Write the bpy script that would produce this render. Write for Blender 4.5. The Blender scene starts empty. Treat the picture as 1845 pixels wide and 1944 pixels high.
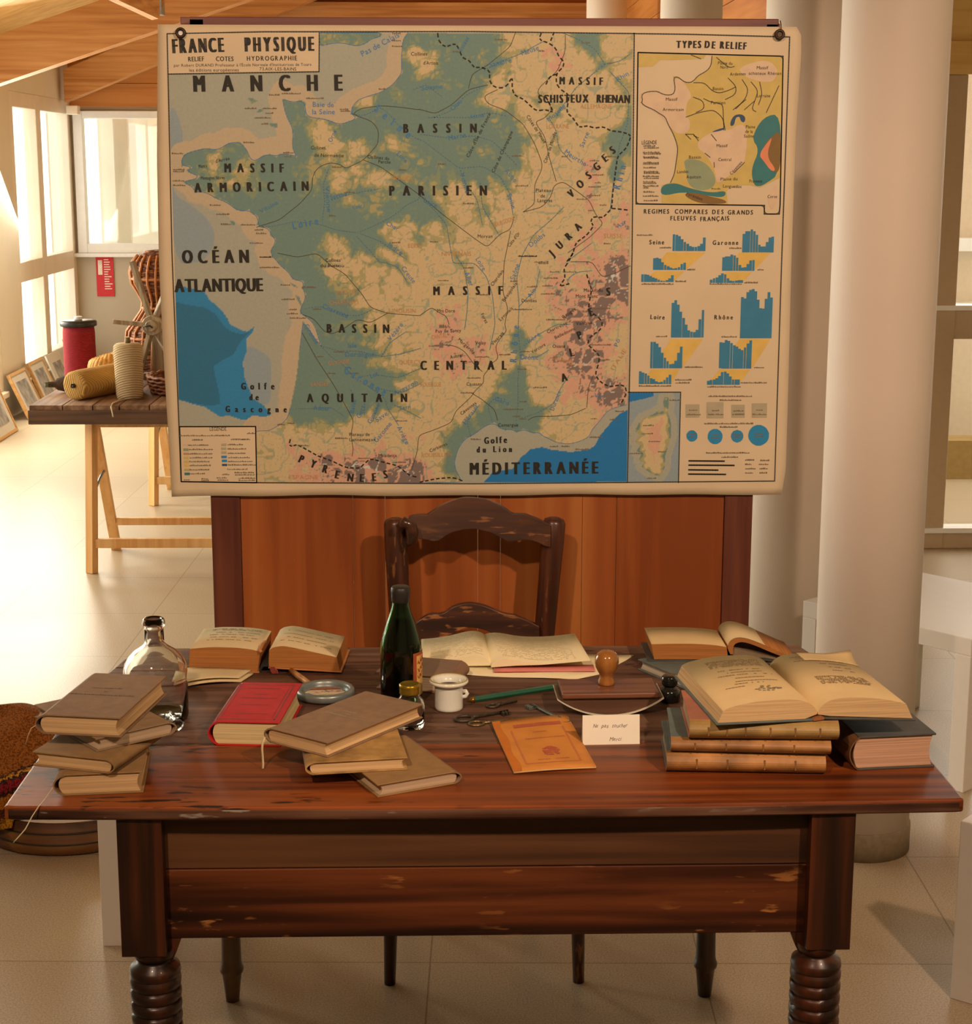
import bpy, bmesh, math, random
import numpy as np
from mathutils import Vector, Matrix
random.seed(7)
PI = math.pi
C = bpy.context.scene.collection
S = bpy.context.scene

# ------------------------------------------------------------------ camera, world, exposure, big lights
def lin(c):
    c = c / 255.0
    return c / 12.92 if c <= .04045 else ((c + .055) / 1.055) ** 2.4
PITCH, YAW, ROLL, FPX = .2004, .0263, .0016, 3236.2
CAM = Vector((-.0704, -2.5205, 1.7349))
cy, sy, cp, spn, cr, sr = math.cos(YAW), math.sin(YAW), math.cos(PITCH), math.sin(PITCH), math.cos(ROLL), math.sin(ROLL)
Rv = Vector((cy, -sy, 0)); Yv = Vector((sy, cy, 0)); Zv = Vector((0, 0, 1))
Fv = cp * Yv - spn * Zv; Uv = spn * Yv + cp * Zv
Rr = cr * Rv + sr * Uv; Ur = -sr * Rv + cr * Uv
cd = bpy.data.cameras.new('camera'); cam = bpy.data.objects.new('camera', cd); C.objects.link(cam)
cd.sensor_fit = 'HORIZONTAL'; cd.sensor_width = 36; cd.lens = 36 * FPX / 1845; cd.clip_start = .05; cd.clip_end = 200
m = Matrix.Identity(4)
for i in range(3):
    m[i][0] = Rr[i]; m[i][1] = Ur[i]; m[i][2] = -Fv[i]; m[i][3] = CAM[i]
cam.matrix_world = m
S.camera = cam
S.view_settings.view_transform = 'Standard'; S.view_settings.look = 'None'
S.view_settings.gamma = 1; S.view_settings.use_curve_mapping = False
S.view_settings.exposure = 0.0
w = bpy.data.worlds.new('daylight'); S.world = w; w.use_nodes = True
bg = w.node_tree.nodes['Background']; bg.inputs[0].default_value = (1, .97, .86, 1); bg.inputs[1].default_value = 2.3
def area(name, loc, target, size, power, color, spread=PI):
    l = bpy.data.lights.new(name, 'AREA'); l.shape = 'RECTANGLE'; l.size, l.size_y = size; l.energy = power; l.color = color; l.spread = spread
    o = bpy.data.objects.new(name, l); C.objects.link(o); o.location = loc
    d = Vector(target) - Vector(loc); o.rotation_euler = d.to_track_quat('-Z', 'Y').to_euler(); return o
def spot(name, loc, target, power, color, angle, blend=.5, radius=.06):
    l = bpy.data.lights.new(name, 'SPOT'); l.energy = power; l.color = color; l.spot_size = math.radians(angle); l.spot_blend = blend; l.shadow_soft_size = radius
    o = bpy.data.objects.new(name, l); C.objects.link(o); o.location = loc
    d = Vector(target) - Vector(loc); o.rotation_euler = d.to_track_quat('-Z', 'Y').to_euler(); return o
WARM = (1, .67, .47)
DAY = (1, .93, .76)
# daylight standing outside the glazed walls
area('daylight_left', (-3.9, 8.1, 1.7), (-1.6, 6.8, .1), (4.2, 2.0), 440, DAY)
area('daylight_left_near', (-3.9, 4.6, 1.7), (-.4, 3.4, .3), (4.0, 2.0), 240, DAY)
area('daylight_right', (3.6, 6.6, 2.2), (2.0, 3.0, .3), (2.4, 2.0), 60, (1, .97, .88))
# the exhibition spots on the ceiling track in front of the desk
spot('track_spot', (-.9, -2.3, 3.05), (-.35, 1.2, 1.05), 205, WARM, 52)
spot('track_spot', (1.45, -2.2, 3.05), (.45, 1.2, 1.15), 285, WARM, 52)

# ------------------------------------------------------------------ materials
WT = (.80, .55, .44)
def seen(r, g, b, k=1.0):
    "albedo of something that looks r,g,b under the tungsten spots"
    return tuple(min(.92, k * lin(c) / t) for c, t in zip((r, g, b), WT))
def day(r, g, b, k=1.0): return tuple(min(.92, k * lin(c)) for c in (r, g, b))
def newmat(name):
    mt = bpy.data.materials.new(name); mt.use_nodes = True
    return mt, mt.node_tree.nodes, mt.node_tree.links, mt.node_tree.nodes['Principled BSDF']
def mat(name, col, rough=.6, metal=0, var=.12, scale=30, bump=.0, stretch=(1, 1, 1), spec=.5, coat=0):
    mt, N, L, P = newmat(name)
    P.inputs['Roughness'].default_value = rough; P.inputs['Metallic'].default_value = metal
    P.inputs['Specular IOR Level'].default_value = spec; P.inputs['Coat Weight'].default_value = coat
    tc = N.new('ShaderNodeTexCoord'); mp = N.new('ShaderNodeMapping'); mp.inputs['Scale'].default_value = stretch
    nz = N.new('ShaderNodeTexNoise'); nz.inputs['Scale'].default_value = scale; nz.inputs['Detail'].default_value = 6
    L.new(tc.outputs['Object'], mp.inputs['Vector']); L.new(mp.outputs['Vector'], nz.inputs['Vector'])
    rp = N.new('ShaderNodeValToRGB'); rp.color_ramp.elements[0].position = .3; rp.color_ramp.elements[1].position = .7
    rp.color_ramp.elements[0].color = tuple(c * (1 - var) for c in col) + (1,); rp.color_ramp.elements[1].color = tuple(min(1, c * (1 + var)) for c in col) + (1,)
    L.new(nz.outputs['Fac'], rp.inputs['Fac']); L.new(rp.outputs['Color'], P.inputs['Base Color'])
    if bump:
        b = N.new('ShaderNodeBump'); b.inputs['Strength'].default_value = bump; b.inputs['Distance'].default_value = .002
        L.new(nz.outputs['Fac'], b.inputs['Height']); L.new(b.outputs['Normal'], P.inputs['Normal'])
    return mt
def wood(name, dark, mid, light, axis=0, grain=60, rough=.4, wear=None, bump=.15, big=3.0, coat=0.0, spec=.5):
    mt, N, L, P = newmat(name)
    P.inputs['Roughness'].default_value = rough; P.inputs['Coat Weight'].default_value = coat; P.inputs['Specular IOR Level'].default_value = spec
    tc = N.new('ShaderNodeTexCoord')
    def noise(sc, st, det=6, dist=0.0):
        mp = N.new('ShaderNodeMapping'); s = [1, 1, 1]; s[axis] = st; mp.inputs['Scale'].default_value = s
        nz = N.new('ShaderNodeTexNoise'); nz.inputs['Scale'].default_value = sc; nz.inputs['Detail'].default_value = det; nz.inputs['Distortion'].default_value = dist
        L.new(tc.outputs['Object'], mp.inputs['Vector']); L.new(mp.outputs['Vector'], nz.inputs['Vector']); return nz
    a = noise(grain, .04, 8, .3); b = noise(big, .25, 4, .6)
    mx = N.new('ShaderNodeMix'); mx.data_type = 'FLOAT'; mx.inputs[0].default_value = .5
    L.new(a.outputs['Fac'], mx.inputs[2]); L.new(b.outputs['Fac'], mx.inputs[3])
    rp = N.new('ShaderNodeValToRGB'); e = rp.color_ramp.elements
    e[0].position = .41; e[0].color = (*dark, 1); e[1].position = .6; e[1].color = (*light, 1)
    x = e.new(.5); x.color = (*mid, 1)
    L.new(mx.outputs[0], rp.inputs['Fac']); out = rp.outputs['Color']
    if wear:
        c = noise(70, .22, 9, 0); r2 = N.new('ShaderNodeValToRGB'); r2.color_ramp.elements[0].position = wear[1]; r2.color_ramp.elements[1].position = wear[1] + .06
        d = noise(5, .5, 3, 0); mm_ = N.new('ShaderNodeMath'); mm_.operation = 'MULTIPLY'; r3 = N.new('ShaderNodeValToRGB'); r3.color_ramp.elements[0].position = .45; r3.color_ramp.elements[1].position = .6
        L.new(c.outputs['Fac'], r2.inputs['Fac']); L.new(d.outputs['Fac'], r3.inputs['Fac']); L.new(r2.outputs['Color'], mm_.inputs[0]); L.new(r3.outputs['Color'], mm_.inputs[1])
        m2 = N.new('ShaderNodeMix'); m2.data_type = 'RGBA'; L.new(mm_.outputs[0], m2.inputs['Factor']); L.new(out, m2.inputs['A']); m2.inputs['B'].default_value = (*wear[0], 1)
        out = m2.outputs['Result']
    L.new(out, P.inputs['Base Color'])
    if bump:
        bp = N.new('ShaderNodeBump'); bp.inputs['Strength'].default_value = bump; bp.inputs['Distance'].default_value = .002
        L.new(a.outputs['Fac'], bp.inputs['Height']); L.new(bp.outputs['Normal'], P.inputs['Normal'])
    return mt
def pages(name, col, axis=2, freq=700):
    mt, N, L, P = newmat(name); P.inputs['Roughness'].default_value = .85; P.inputs['Specular IOR Level'].default_value = .2
    tc = N.new('ShaderNodeTexCoord'); mp = N.new('ShaderNodeMapping'); s = [6, 6, 6]; s[axis] = freq; mp.inputs['Scale'].default_value = s
    nz = N.new('ShaderNodeTexNoise'); nz.inputs['Scale'].default_value = 1; nz.inputs['Detail'].default_value = 4
    rp = N.new('ShaderNodeValToRGB'); rp.color_ramp.elements[0].position = .3; rp.color_ramp.elements[1].position = .62
    rp.color_ramp.elements[0].color = tuple(c * .78 for c in col) + (1,); rp.color_ramp.elements[1].color = tuple(min(.95, c * 1.2) for c in col) + (1,)
    L.new(tc.outputs['Object'], mp.inputs['Vector']); L.new(mp.outputs['Vector'], nz.inputs['Vector']); L.new(nz.outputs['Fac'], rp.inputs['Fac']); L.new(rp.outputs['Color'], P.inputs['Base Color'])
    return mt
def glassmat(name, col, rough=.0, ior=1.5):
    mt, N, L, P = newmat(name); P.inputs['Base Color'].default_value = (*col, 1); P.inputs['Transmission Weight'].default_value = 1
    P.inputs['Roughness'].default_value = rough; P.inputs['IOR'].default_value = ior; return mt
def panemat(name, tint=(1, 1, 1), refl=.06):
    mt, N, L, P = newmat(name); N.remove(P); o = N['Material Output']
    t = N.new('ShaderNodeBsdfTransparent'); t.inputs[0].default_value = (*tint, 1); g = N.new('ShaderNodeBsdfGlossy'); g.inputs['Roughness'].default_value = .03
    x = N.new('ShaderNodeMixShader'); x.inputs[0].default_value = refl; L.new(t.outputs[0], x.inputs[1]); L.new(g.outputs[0], x.inputs[2]); L.new(x.outputs[0], o.inputs['Surface']); return mt

# ------------------------------------------------------------------ mesh helpers
class MB:
    def __init__(s): s.v = []; s.f = []; s.sm = []; s.mi = []; s.cur = 0
    def add(s, vs, fs, smooth=False):
        o = len(s.v); s.v += [tuple(v) for v in vs]
        for f in fs: s.f.append(tuple(i + o for i in f)); s.sm.append(smooth); s.mi.append(s.cur)
        return s
    def box(s, x0, x1, y0, y1, z0, z1, M=None):
        vs = [Vector((x, y, z)) for z in (z0, z1) for y in (y0, y1) for x in (x0, x1)]
        if M: vs = [M @ v for v in vs]
        return s.add(vs, [(0, 2, 3, 1), (4, 5, 7, 6), (0, 1, 5, 4), (2, 6, 7, 3), (0, 4, 6, 2), (1, 3, 7, 5)])
    def prism(s, pts, a, b, axis='z', M=None, smooth=False):
        "extrude a 2-D outline along an axis"
        n = len(pts); ar = sum(pts[i][0] * pts[(i + 1) % n][1] - pts[(i + 1) % n][0] * pts[i][1] for i in range(n))
        if ar < 0: pts = pts[::-1]
        def P(p, h): return {'z': (p[0], p[1], h), 'y': (p[0], h, p[1]), 'x': (h, p[0], p[1])}[axis]
        lo, hi = (a, b) if axis != 'y' else (b, a)
        vs = [Vector(P(p, lo)) for p in pts] + [Vector(P(p, hi)) for p in pts]
        if M: vs = [M @ v for v in vs]
        o = len(s.v)
        s.add(vs, [tuple(range(n))[::-1], tuple(range(n, 2 * n))]); s.add([], [], False)
        for i in range(n):
            j = (i + 1) % n; s.f.append((o + i, o + j, o + n + j, o + n + i)); s.sm.append(smooth); s.mi.append(s.cur)
        return s
    def lathe(s, prof, n=32, c=(0, 0, 0), M=None, cap=True, smooth=True):
        vs = []; fs = []
        for r, z in prof:
            for k in range(n):
                a = 2 * PI * k / n; v = Vector((c[0] + r * math.cos(a), c[1] + r * math.sin(a), c[2] + z)); vs.append(M @ v if M else v)
        for i in range(len(prof) - 1):
            for k in range(n):
                q = (k + 1) % n; fs.append((i * n + k, i * n + q, (i + 1) * n + q, (i + 1) * n + k))
        s.add(vs, fs, smooth); o = len(s.v) - len(vs)
        if cap:
            s.f.append(tuple(o + k for k in range(n))[::-1]); s.sm.append(False); s.mi.append(s.cur)
            s.f.append(tuple(o + (len(prof) - 1) * n + k for k in range(n))); s.sm.append(False); s.mi.append(s.cur)
        return s
    def tube(s, pts, r, n=10, closed=False, flat=1.0):
        pts = [Vector(p) for p in pts]; N = len(pts); rs = r if isinstance(r, (list, tuple)) else [r] * N
        vs = []; fs = []; up = None
        for i, p in enumerate(pts):
            t = (pts[(i + 1) % N] - pts[i - 1]) if closed else (pts[min(i + 1, N - 1)] - pts[max(i - 1, 0)])
            t.normalize()
            if up is None: up = Vector((0, 0, 1)) if abs(t.z) < .9 else Vector((0, 1, 0))
            x = t.cross(up)
            if x.length < 1e-6: x = t.orthogonal()
            x.normalize(); y = x.cross(t).normalized(); up = y
            for k in range(n):
                a = 2 * PI * k / n; vs.append(p + (x * math.cos(a) + y * math.sin(a) * flat) * rs[i])
        for i in range(N if closed else N - 1):
            for k in range(n):
                q = (k + 1) % n; j = (i + 1) % N; fs.append((i * n + k, j * n + k, j * n + q, i * n + q))
        o = len(s.v); s.add(vs, fs, True)
        if not closed:
            s.f.append(tuple(o + k for k in range(n))); s.sm.append(False); s.mi.append(s.cur)
            s.f.append(tuple(o + (N - 1) * n + k for k in range(n))[::-1]); s.sm.append(False); s.mi.append(s.cur)
        return s
    def sheet(s, grid, th):
        "a thick sheet from a grid of points (rows of rows), thickened along -normal z"
        R, K = len(grid), len(grid[0]); top = [Vector(p) for row in grid for p in row]; bot = [p - Vector((0, 0, th)) for p in top]; n = R * K
        fs = []
        for i in range(R - 1):
            for j in range(K - 1):
                a = i * K + j; fs.append((a, a + 1, a + K + 1, a + K)); fs.append((n + a, n + a + K, n + a + K + 1, n + a + 1))
        for j in range(K - 1):
            fs.append((j, n + j, n + j + 1, j + 1)); a = (R - 1) * K + j; fs.append((a, a + 1, n + a + 1, n + a))
        for i in range(R - 1):
            a = i * K; fs.append((a, a + K, n + a + K, n + a)); b = a + K - 1; fs.append((b, n + b, n + b + K, b + K))
        return s.add(top + bot, fs, True)
    def build(s, name, mats, parent=None, world=False, bevel=0, seg=2, sub=0, origin=None):
        me = bpy.data.meshes.new(name); vs = [Vector(v) for v in s.v]
        o = bpy.data.objects.new(name, me)
        if parent is not None:
            o.parent = parent
            if world:
                R = parent
                Mi = R.matrix_basis.inverted()
                if R.parent is not None: Mi = Mi @ R.parent.matrix_basis.inverted()
                vs = [Mi @ v for v in vs]
        elif origin is not None:
            o.location = origin; vs = [v - Vector(origin) for v in vs] if world else vs
        me.from_pydata([tuple(v) for v in vs], [], s.f); me.update()
        me.polygons.foreach_set('use_smooth', s.sm)
        for mt in (mats if isinstance(mats, (list, tuple)) else [mats]): me.materials.append(mt)
        me.polygons.foreach_set('material_index', s.mi)
        C.objects.link(o)
        if bevel:
            b = o.modifiers.new('bevel', 'BEVEL'); b.width = bevel; b.segments = seg; b.limit_method = 'ANGLE'; b.angle_limit = math.radians(50); b.harden_normals = False
        if sub:
            q = o.modifiers.new('sub', 'SUBSURF'); q.levels = q.render_levels = sub
        return o
def tag(o, label, cat, group=None):
    o['label'] = label; o['category'] = cat
    if group: o['group'] = group
    return o
def thing(name, label, cat, loc=(0, 0, 0), rotz=0, group=None):
    o = bpy.data.objects.new(name, None); C.objects.link(o); o.empty_display_size = .05
    o.location = loc; o.rotation_euler = (0, 0, rotz); o.matrix_basis = Matrix.Translation(loc) @ Matrix.Rotation(rotz, 4, 'Z')
    return tag(o, label, cat, group)
def struct(o): o['kind'] = 'structure'; return o
def RZ(a): return Matrix.Rotation(a, 4, 'Z')
def TR(x, y, z): return Matrix.Translation((x, y, z))
def along(p, q):
    "matrix taking +Z at the origin to the segment p->q"
    p, q = Vector(p), Vector(q); return Matrix.Translation(p) @ (q - p).to_track_quat('Z', 'Y').to_matrix().to_4x4()
def bar(mb, p, q, wx, wy, roll=0):
    L_ = (Vector(q) - Vector(p)).length; mb.box(-wx / 2, wx / 2, -wy / 2, wy / 2, 0, L_, along(p, q) @ RZ(roll)); return mb
MAP = {'coast':[(559,1029),(548,1014),(546,993),(544,966),(546,944),(536,932),(523,917),(498,902),(473,895),(448,886),(435,871),(432,856),(447,848),(435,842),(416,836),(406,832),(391,840),(369,846),(347,848),(334,852),
(332,868),(333,880),(323,886),(310,880),(297,883),(282,889),(285,877),(288,861),(293,846),(303,828),(305,809),(302,791),(306,772),(314,763),(298,768),(282,771),(273,769),(267,763),(254,769),(238,767),(229,760),(216,752),
(207,763),(204,775),(195,787),(189,795),(176,794),(164,794),(154,789),(147,781),(132,778),(119,781),(103,780),(88,776),(72,772),(62,766),(57,753),(58,742),(74,744),(83,739),(68,736),(72,730),(89,724),(98,721),(89,715),
(60,710),(66,704),(82,699),(85,685),(97,688),(113,685),(129,674),(144,669),(157,663),(169,654),(175,648),(191,645),(204,649),(210,640),(222,635),(225,626),(219,616),(228,610),(241,610),(250,604),(250,591),(262,585),(259,
572),(249,560),(252,544),(256,544),(268,528),(289,510),(298,494),(320,491),(323,486),(317,475),(326,463),(322,444),(314,433),(312,419),(325,411),(337,403),(346,388),(352,365),(358,346),(346,359),(331,384),(318,400),(317,
391),(313,359),(309,334),(305,302),(300,270),(293,238),(286,206),(279,181),(266,168),(250,160),(237,152),(211,152),(203,152),(200,32),(581,30),(676,32),(661,60),(658,78),(664,102),(673,120),(684,134),(705,143),(722,158),
(740,167),(751,170),(760,158),(775,152),(792,155),(801,146),(816,155),(830,149),(839,143),(854,149),(860,137),(874,134),(886,125),(904,122),(918,119),(933,122),(951,128),(968,137),(974,154),(988,169),(997,181),(1008,
196),(1026,204),(1052,210),(1051,1029)],'england':[(366,1028),(503,1029),(500,1020),(481,1017),(465,1005),(449,1000),(434,1003),(418,1007),(397,1007),(381,1003),(367,1000)],'isles':[[(207,889),(216,890),(229,883),(216,
878)],[(225,858),(231,866),(241,864),(234,858)],[(252,835),(271,836),(270,826),(257,829)],[(160,624),(168,624),(174,616),(165,615)],[(289,488),(301,483),(310,475),(298,479)],[(301,463),(311,454),(317,438),(313,436),(304,
454)]],'deep1':[(31,482),(66,476),(100,467),(109,451),(137,425),(149,407),(155,394),(179,381),(192,378),(208,388),(204,375),(191,362),(191,337),(181,309),(183,277),(192,251),(201,226),(226,210),(244,187),(218,179),(174,
178),(149,186),(123,186),(92,207),(61,215),(30,225)],'deep2':[(31,444),(68,437),(99,432),(121,419),(142,388),(157,378),(182,372),(198,378),(179,359),(159,325),(133,312),(114,299),(119,271),(125,239),(127,213),(102,210),
(70,215),(30,226)],'shelf':[(191,347),(204,343),(228,331),(245,315),(243,270),(241,211),(219,213),(201,226),(192,251),(183,277),(181,309)],'atl':[(33,870),(50,867),(69,790),(34,772),(37,759),(34,682),(81,657),(127,610),
(122,560),(92,530),(27,530)],'med':[(725,30),(746,54),(793,63),(810,87),(831,107),(860,113),(880,107),(925,101),(968,107),(980,116),(994,142),(1014,166),(1037,190),(1054,198),(1055,31)],'rivers':[[(432,856),(463,853),
(498,871),(517,856),(535,834),(551,822),(573,804),(592,799),(620,777),(671,739),(722,744),(761,722),(784,683),(790,638)],[(581,813),(648,805),(705,810),(744,799),(773,772),(801,744)],[(565,906),(598,920),(635,892)],
[(615,849),(657,865),(682,895),(721,914)],[(598,849),(691,849),(738,860),(778,852)],[(671,739),(688,700),(710,672),(722,616)],[(759,593),(722,655),(716,711)],[(228,610),(260,613),(305,623),(362,616),(396,604),(444,598),
(495,620),(524,635),(556,661),(585,673),(580,683),(614,649),(642,616),(656,530),(705,531),(731,502),(745,460),(751,394),(739,336)],[(365,620),(372,667),(369,704),(383,741)],[(382,667),(413,679),(461,689),(496,695)],
[(444,598),(495,579),(520,560),(549,541)],[(438,594),(469,560),(494,530),(496,535),(534,522),(555,485)],[(662,548),(682,519),(690,468),(688,425),(682,382)],[(319,429),(360,435),(407,416),(444,413),(476,428)],[(358,346),
(396,334),(443,334),(494,321),(538,327),(583,340)],[(494,321),(513,353),(551,378)],[(358,346),(380,321),(408,302),(430,276),(468,251),(502,225),(505,206),(531,164)],[(443,276),(481,280),(532,273),(583,295)],[(474,251),
(538,238),(582,260)],[(518,212),(553,196),(582,180)],[(292,203),(333,203),(378,206),(410,184)],[(432,196),(429,238),(420,251)],[(454,187),(455,238)],[(473,174),(493,238)],[(798,155),(804,208),(803,266),(809,324),(803,
382),(805,440),(799,497),(808,536),(811,548),(836,593),(876,627),(904,655)],[(812,342),(849,371),(892,394),(921,394)],[(812,316),(850,321),(873,336)],[(807,178),(851,193),(885,213),(902,251),(920,278)],[(805,434),(843,
474),(851,517)],[(746,170),(734,208),(751,228),(780,222)],[(696,137),(687,173),(716,211)],[(885,849),(896,871),(929,915),(977,953),(990,964)],[(990,964),(1024,970),(1046,986)],[(990,964),(968,997),(928,1018),(894,1031)],
[(868,849),(885,822),(891,783),(920,753)],[(1007,644),(1017,739),(1027,794),(1043,836),(1045,904),(1002,948)],[(721,947),(761,969),(805,985),(855,1012)],[(969,514),(934,511),(911,494),(917,482)],[(922,542),(968,576)]],
'fronts':[[(624,1028),(625,1012),(640,998),(663,1008),(673,990),(677,974),(693,973),(702,955),(721,957),(741,947),(735,934),(744,915),(766,911),(780,920),(783,934),(789,936),(786,915),(792,896),(811,890),(840,863),(862,
867),(879,859),(871,877),(862,893)],[(850,1029),(844,1015),(869,1008),(886,994),(886,980),(901,972),(901,958),(884,945),(884,920),(896,907),(913,899),(907,860),(922,849),(936,827),(953,833),(973,825),(987,832),(1004,
821),(1029,819),(1052,812),(1041,783),(1022,767),(1017,725),(1012,683),(1011,652),(990,630),(970,636),(961,622),(973,616),(956,593),(931,576),(925,551),(908,530)],[(1012,652),(1052,648)],[(878,1031),(869,1008)],[(884,
942),(870,939),(859,915)],[(925,553),(914,531),(903,517),(910,499),(894,478),(917,485)],[(957,505),(963,485),(969,474),(964,448),(961,425),(979,414),(996,399),(991,382),(965,365),(959,350),(974,336),(989,324),(986,301),
(978,280),(990,263),(1013,251),(1039,257),(1051,251),(1051,234),(1037,210)],[(284,132),(279,116),(287,114),(297,122),(325,106),(347,93),(376,83),(408,67),(440,64),(466,88),(491,80),(530,70),(555,47),(578,43)],[(579,32),
(617,40),(655,43),(676,35)]],'basins':[[(219,610),(270,626),(318,663),(344,692),(346,723),(358,741),(383,751),(408,748),(417,737),(459,757),(491,791),(493,822),(479,840),(447,852),(435,856),(454,868),(498,874),(539,871),
(586,865),(578,868),(618,857),(654,876),(691,909),(733,919)],[(459,757),(497,742),(528,720),(585,679),(580,683),(634,638),(705,585),(733,566),(762,596),(785,605),(793,633)],[(794,1031),(783,1001),(733,961),(699,942),
(691,912)],[(755,909),(724,895),(733,879),(772,865),(812,835),(837,794),(855,750),(855,739),(838,705),(838,661),(813,644)],[(813,644),(856,655),(875,678),(881,703),(901,711),(926,694),(961,669),(975,638),(993,619),(962,
588),(914,554)],[(903,1026),(903,991),(887,950),(845,912),(842,898),(862,893),(876,866),(857,846),(837,841),(860,808),(869,767),(886,711)],[(785,602),(773,542),(771,536),(768,468),(780,428),(771,388),(780,382),(760,359),
(751,342),(760,316),(740,304)],[(265,553),(309,544),(353,553),(383,525),(414,507),(451,463),(470,432),(508,419),(583,413),(581,414),(610,434),(619,422),(641,414),(647,394)],[(319,416),(344,406),(365,378),(384,372),(409,
384),(441,406),(469,397),(508,419)],[(316,375),(348,315),(385,257),(416,200),(429,174),(422,142),(428,103),(424,93)],[(740,304),(734,287),(722,278),(728,263),(705,243),(699,231),(661,196),(652,170),(617,155),(577,141),
(573,102),(560,61)],[(699,237),(722,223),(751,199),(757,175)],[(633,348),(661,345),(682,333),(705,301),(722,287)],[(961,204),(964,251),(975,278)],[(827,175),(839,184),(880,184),(924,187),(958,202)],[(920,534),(968,534),
(992,499),(1020,508),(1055,525)]],'anch':[(100,766,0.12),(179,673,0.12),(286,654,0.12),(222,629,0.12),(300,852,0.12),(315,815,0.12),(320,772,0.12),(375,651,0.12),(413,629,0.12),(349,604,0.12),(317,585,0.12),(268,566,
0.12),(299,530,0.12),(552,1005,0.12),(558,944,0.12),(498,883,0.12),(526,834,0.12),(478,816,0.12),(557,853,0.12),(84,759,0.12),(156,747,0.12),(509,760,0.12),(428,828,0.12),(263,735,0.12),(444,604,0.12),(593,1012,0.16),
(649,1012,0.16),(705,1012,0.16),(663,958,0.16),(649,903,0.16),(592,890,0.16),(620,862,0.16),(705,835,0.16),(775,822,0.16),(789,780,0.16),(648,794,0.16),(761,766,0.16),(705,752,0.16),(606,738,0.16),(563,669,0.16),(577,
627,0.16),(1027,794,0.16),(1017,725,0.16),(962,1013,0.16),(320,507,0.1),(335,460,0.1),(350,403,0.1),(333,366,0.1),(380,334,0.1),(347,270,0.1),(331,238,0.1),(314,190,0.1),(395,270,0.1),(412,318,0.1),(442,238,0.1),(378,
190,0.1),(490,254,0.1),(372,238,0.1),(317,318,0.1),(364,302,0.1),(804,169,0.1),(763,178,0.1),(807,222,0.1),(816,164,0.1),(830,184,0.1),(803,266,0.1),(806,353,0.1),(734,178,0.1),(681,140,0.1),(646,75,0.1),(655,120,0.1),
(180,722,0.45),(125,753,0.45),(377,791,0.45),(362,822,0.45),(453,782,0.45),(399,741,0.45),(473,883,0.45),(493,714,0.45),(559,604,0.45),(539,572,0.45),(380,572,0.45),(395,530,0.45),(413,673,0.45),(522,791,0.45),(593,958,
0.5),(565,985,0.5),(761,890,0.5),(817,958,0.5),(845,931,0.5),(817,835,0.5),(832,766,0.5),(847,711,0.5),(676,683,0.5),(733,599,0.5),(605,557,0.5),(762,571,0.5),(846,725,0.5),(902,808,0.5),(917,739,0.5),(973,836,0.5),(847,
613,0.5),(932,655,0.5),(805,599,0.5),(876,599,0.5),(1001,999,0.5),(1024,964,0.5),(958,904,0.5),(887,958,0.68),(872,985,0.68),(960,711,0.68),(966,683,0.68),(971,739,0.68),(1031,711,0.68),(1041,627,0.68),(991,571,0.68),
(619,525,0.52),(647,482,0.52),(590,468,0.52),(733,468,0.52),(762,497,0.52),(819,497,0.52),(834,454,0.52),(849,382,0.52),(835,339,0.52),(705,295,0.52),(618,237,0.52),(647,193,0.52),(589,223,0.52),(880,163,0.52),(924,163,
0.52),(850,237,0.52),(938,207,0.52),(1024,295,0.52),(1029,367,0.52),(690,193,0.52),(588,105,0.52),(617,90,0.52),(705,223,0.52),(850,266,0.52),(641,394,0.74),(630,348,0.74),(647,376,0.74),(748,330,0.74),(705,310,0.74),
(661,290,0.74),(906,439,0.74),(879,295,0.74),(923,266,0.74),(937,251,0.74),(909,222,0.74),(981,243,0.74),(864,353,0.74),(892,382,0.74),(1022,425,0.74),(1036,434,0.74),(906,497,0.74),(935,474,0.74),(969,454,0.74),(1012,
336,0.74),(719,353,0.74),(950,416,0.93),(979,393,0.93),(936,353,0.93),(922,318,0.93),(966,318,0.93),(950,376,0.93),(993,416,0.93),(1036,457,0.93),(1007,454,0.93),(1044,482,0.93),(966,251,0.93),(1013,245,0.93),(564,67,
0.93),(573,49,0.93),(978,439,0.93),(1021,505,0.93),(937,307,0.93),(360,83,0.92),(408,64,0.92),(456,63,0.92),(488,76,0.92),(536,50,0.92),(562,63,0.92),(281,109,0.74),(328,77,0.74),(375,44,0.74),(311,44,0.74),(440,103,
0.74),(504,93,0.74),(536,83,0.74),(233,110,0.48),(222,61,0.48),(264,77,0.48),(247,38,0.48),(457,158,0.48),(409,142,0.48),(521,115,0.48),(313,132,0.48),(377,116,0.48),(508,491,0.48),(539,460,0.48),(554,365,0.48),(538,302,
0.48),(523,397,0.48),(563,254,0.48),(508,454,0.48)],'s':{'frame':[(1063,989),(1383,982),(1388,661),(1387,640),(1353,640),(1353,659),(1065,662)],'land':[(1226,982),(1225,959),(1214,949),(1192,938),(1189,927),(1170,924),
(1158,932),(1155,937),(1141,939),(1147,916),(1146,899),(1131,898),(1117,899),(1111,907),(1091,906),(1072,902),(1069,891),(1080,888),(1069,883),(1081,874),(1103,866),(1112,858),(1126,853),(1132,836),(1144,817),(1153,795),
(1156,781),(1149,725),(1141,709),(1121,703),(1122,664),(1271,661),(1267,689),(1275,699),(1298,703),(1321,703),(1341,698),(1358,706),(1386,720),(1383,982)],'arm':[(1072,902),(1111,907),(1131,898),(1146,899),(1144,932),
(1155,935),(1170,921),(1185,894),(1174,886),(1170,853),(1183,842),(1178,817),(1153,814),(1132,836),(1112,858),(1081,874),(1069,888)],'mc':[(1226,817),(1257,825),(1272,823),(1285,834),(1308,834),(1309,767),(1297,739),
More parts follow.
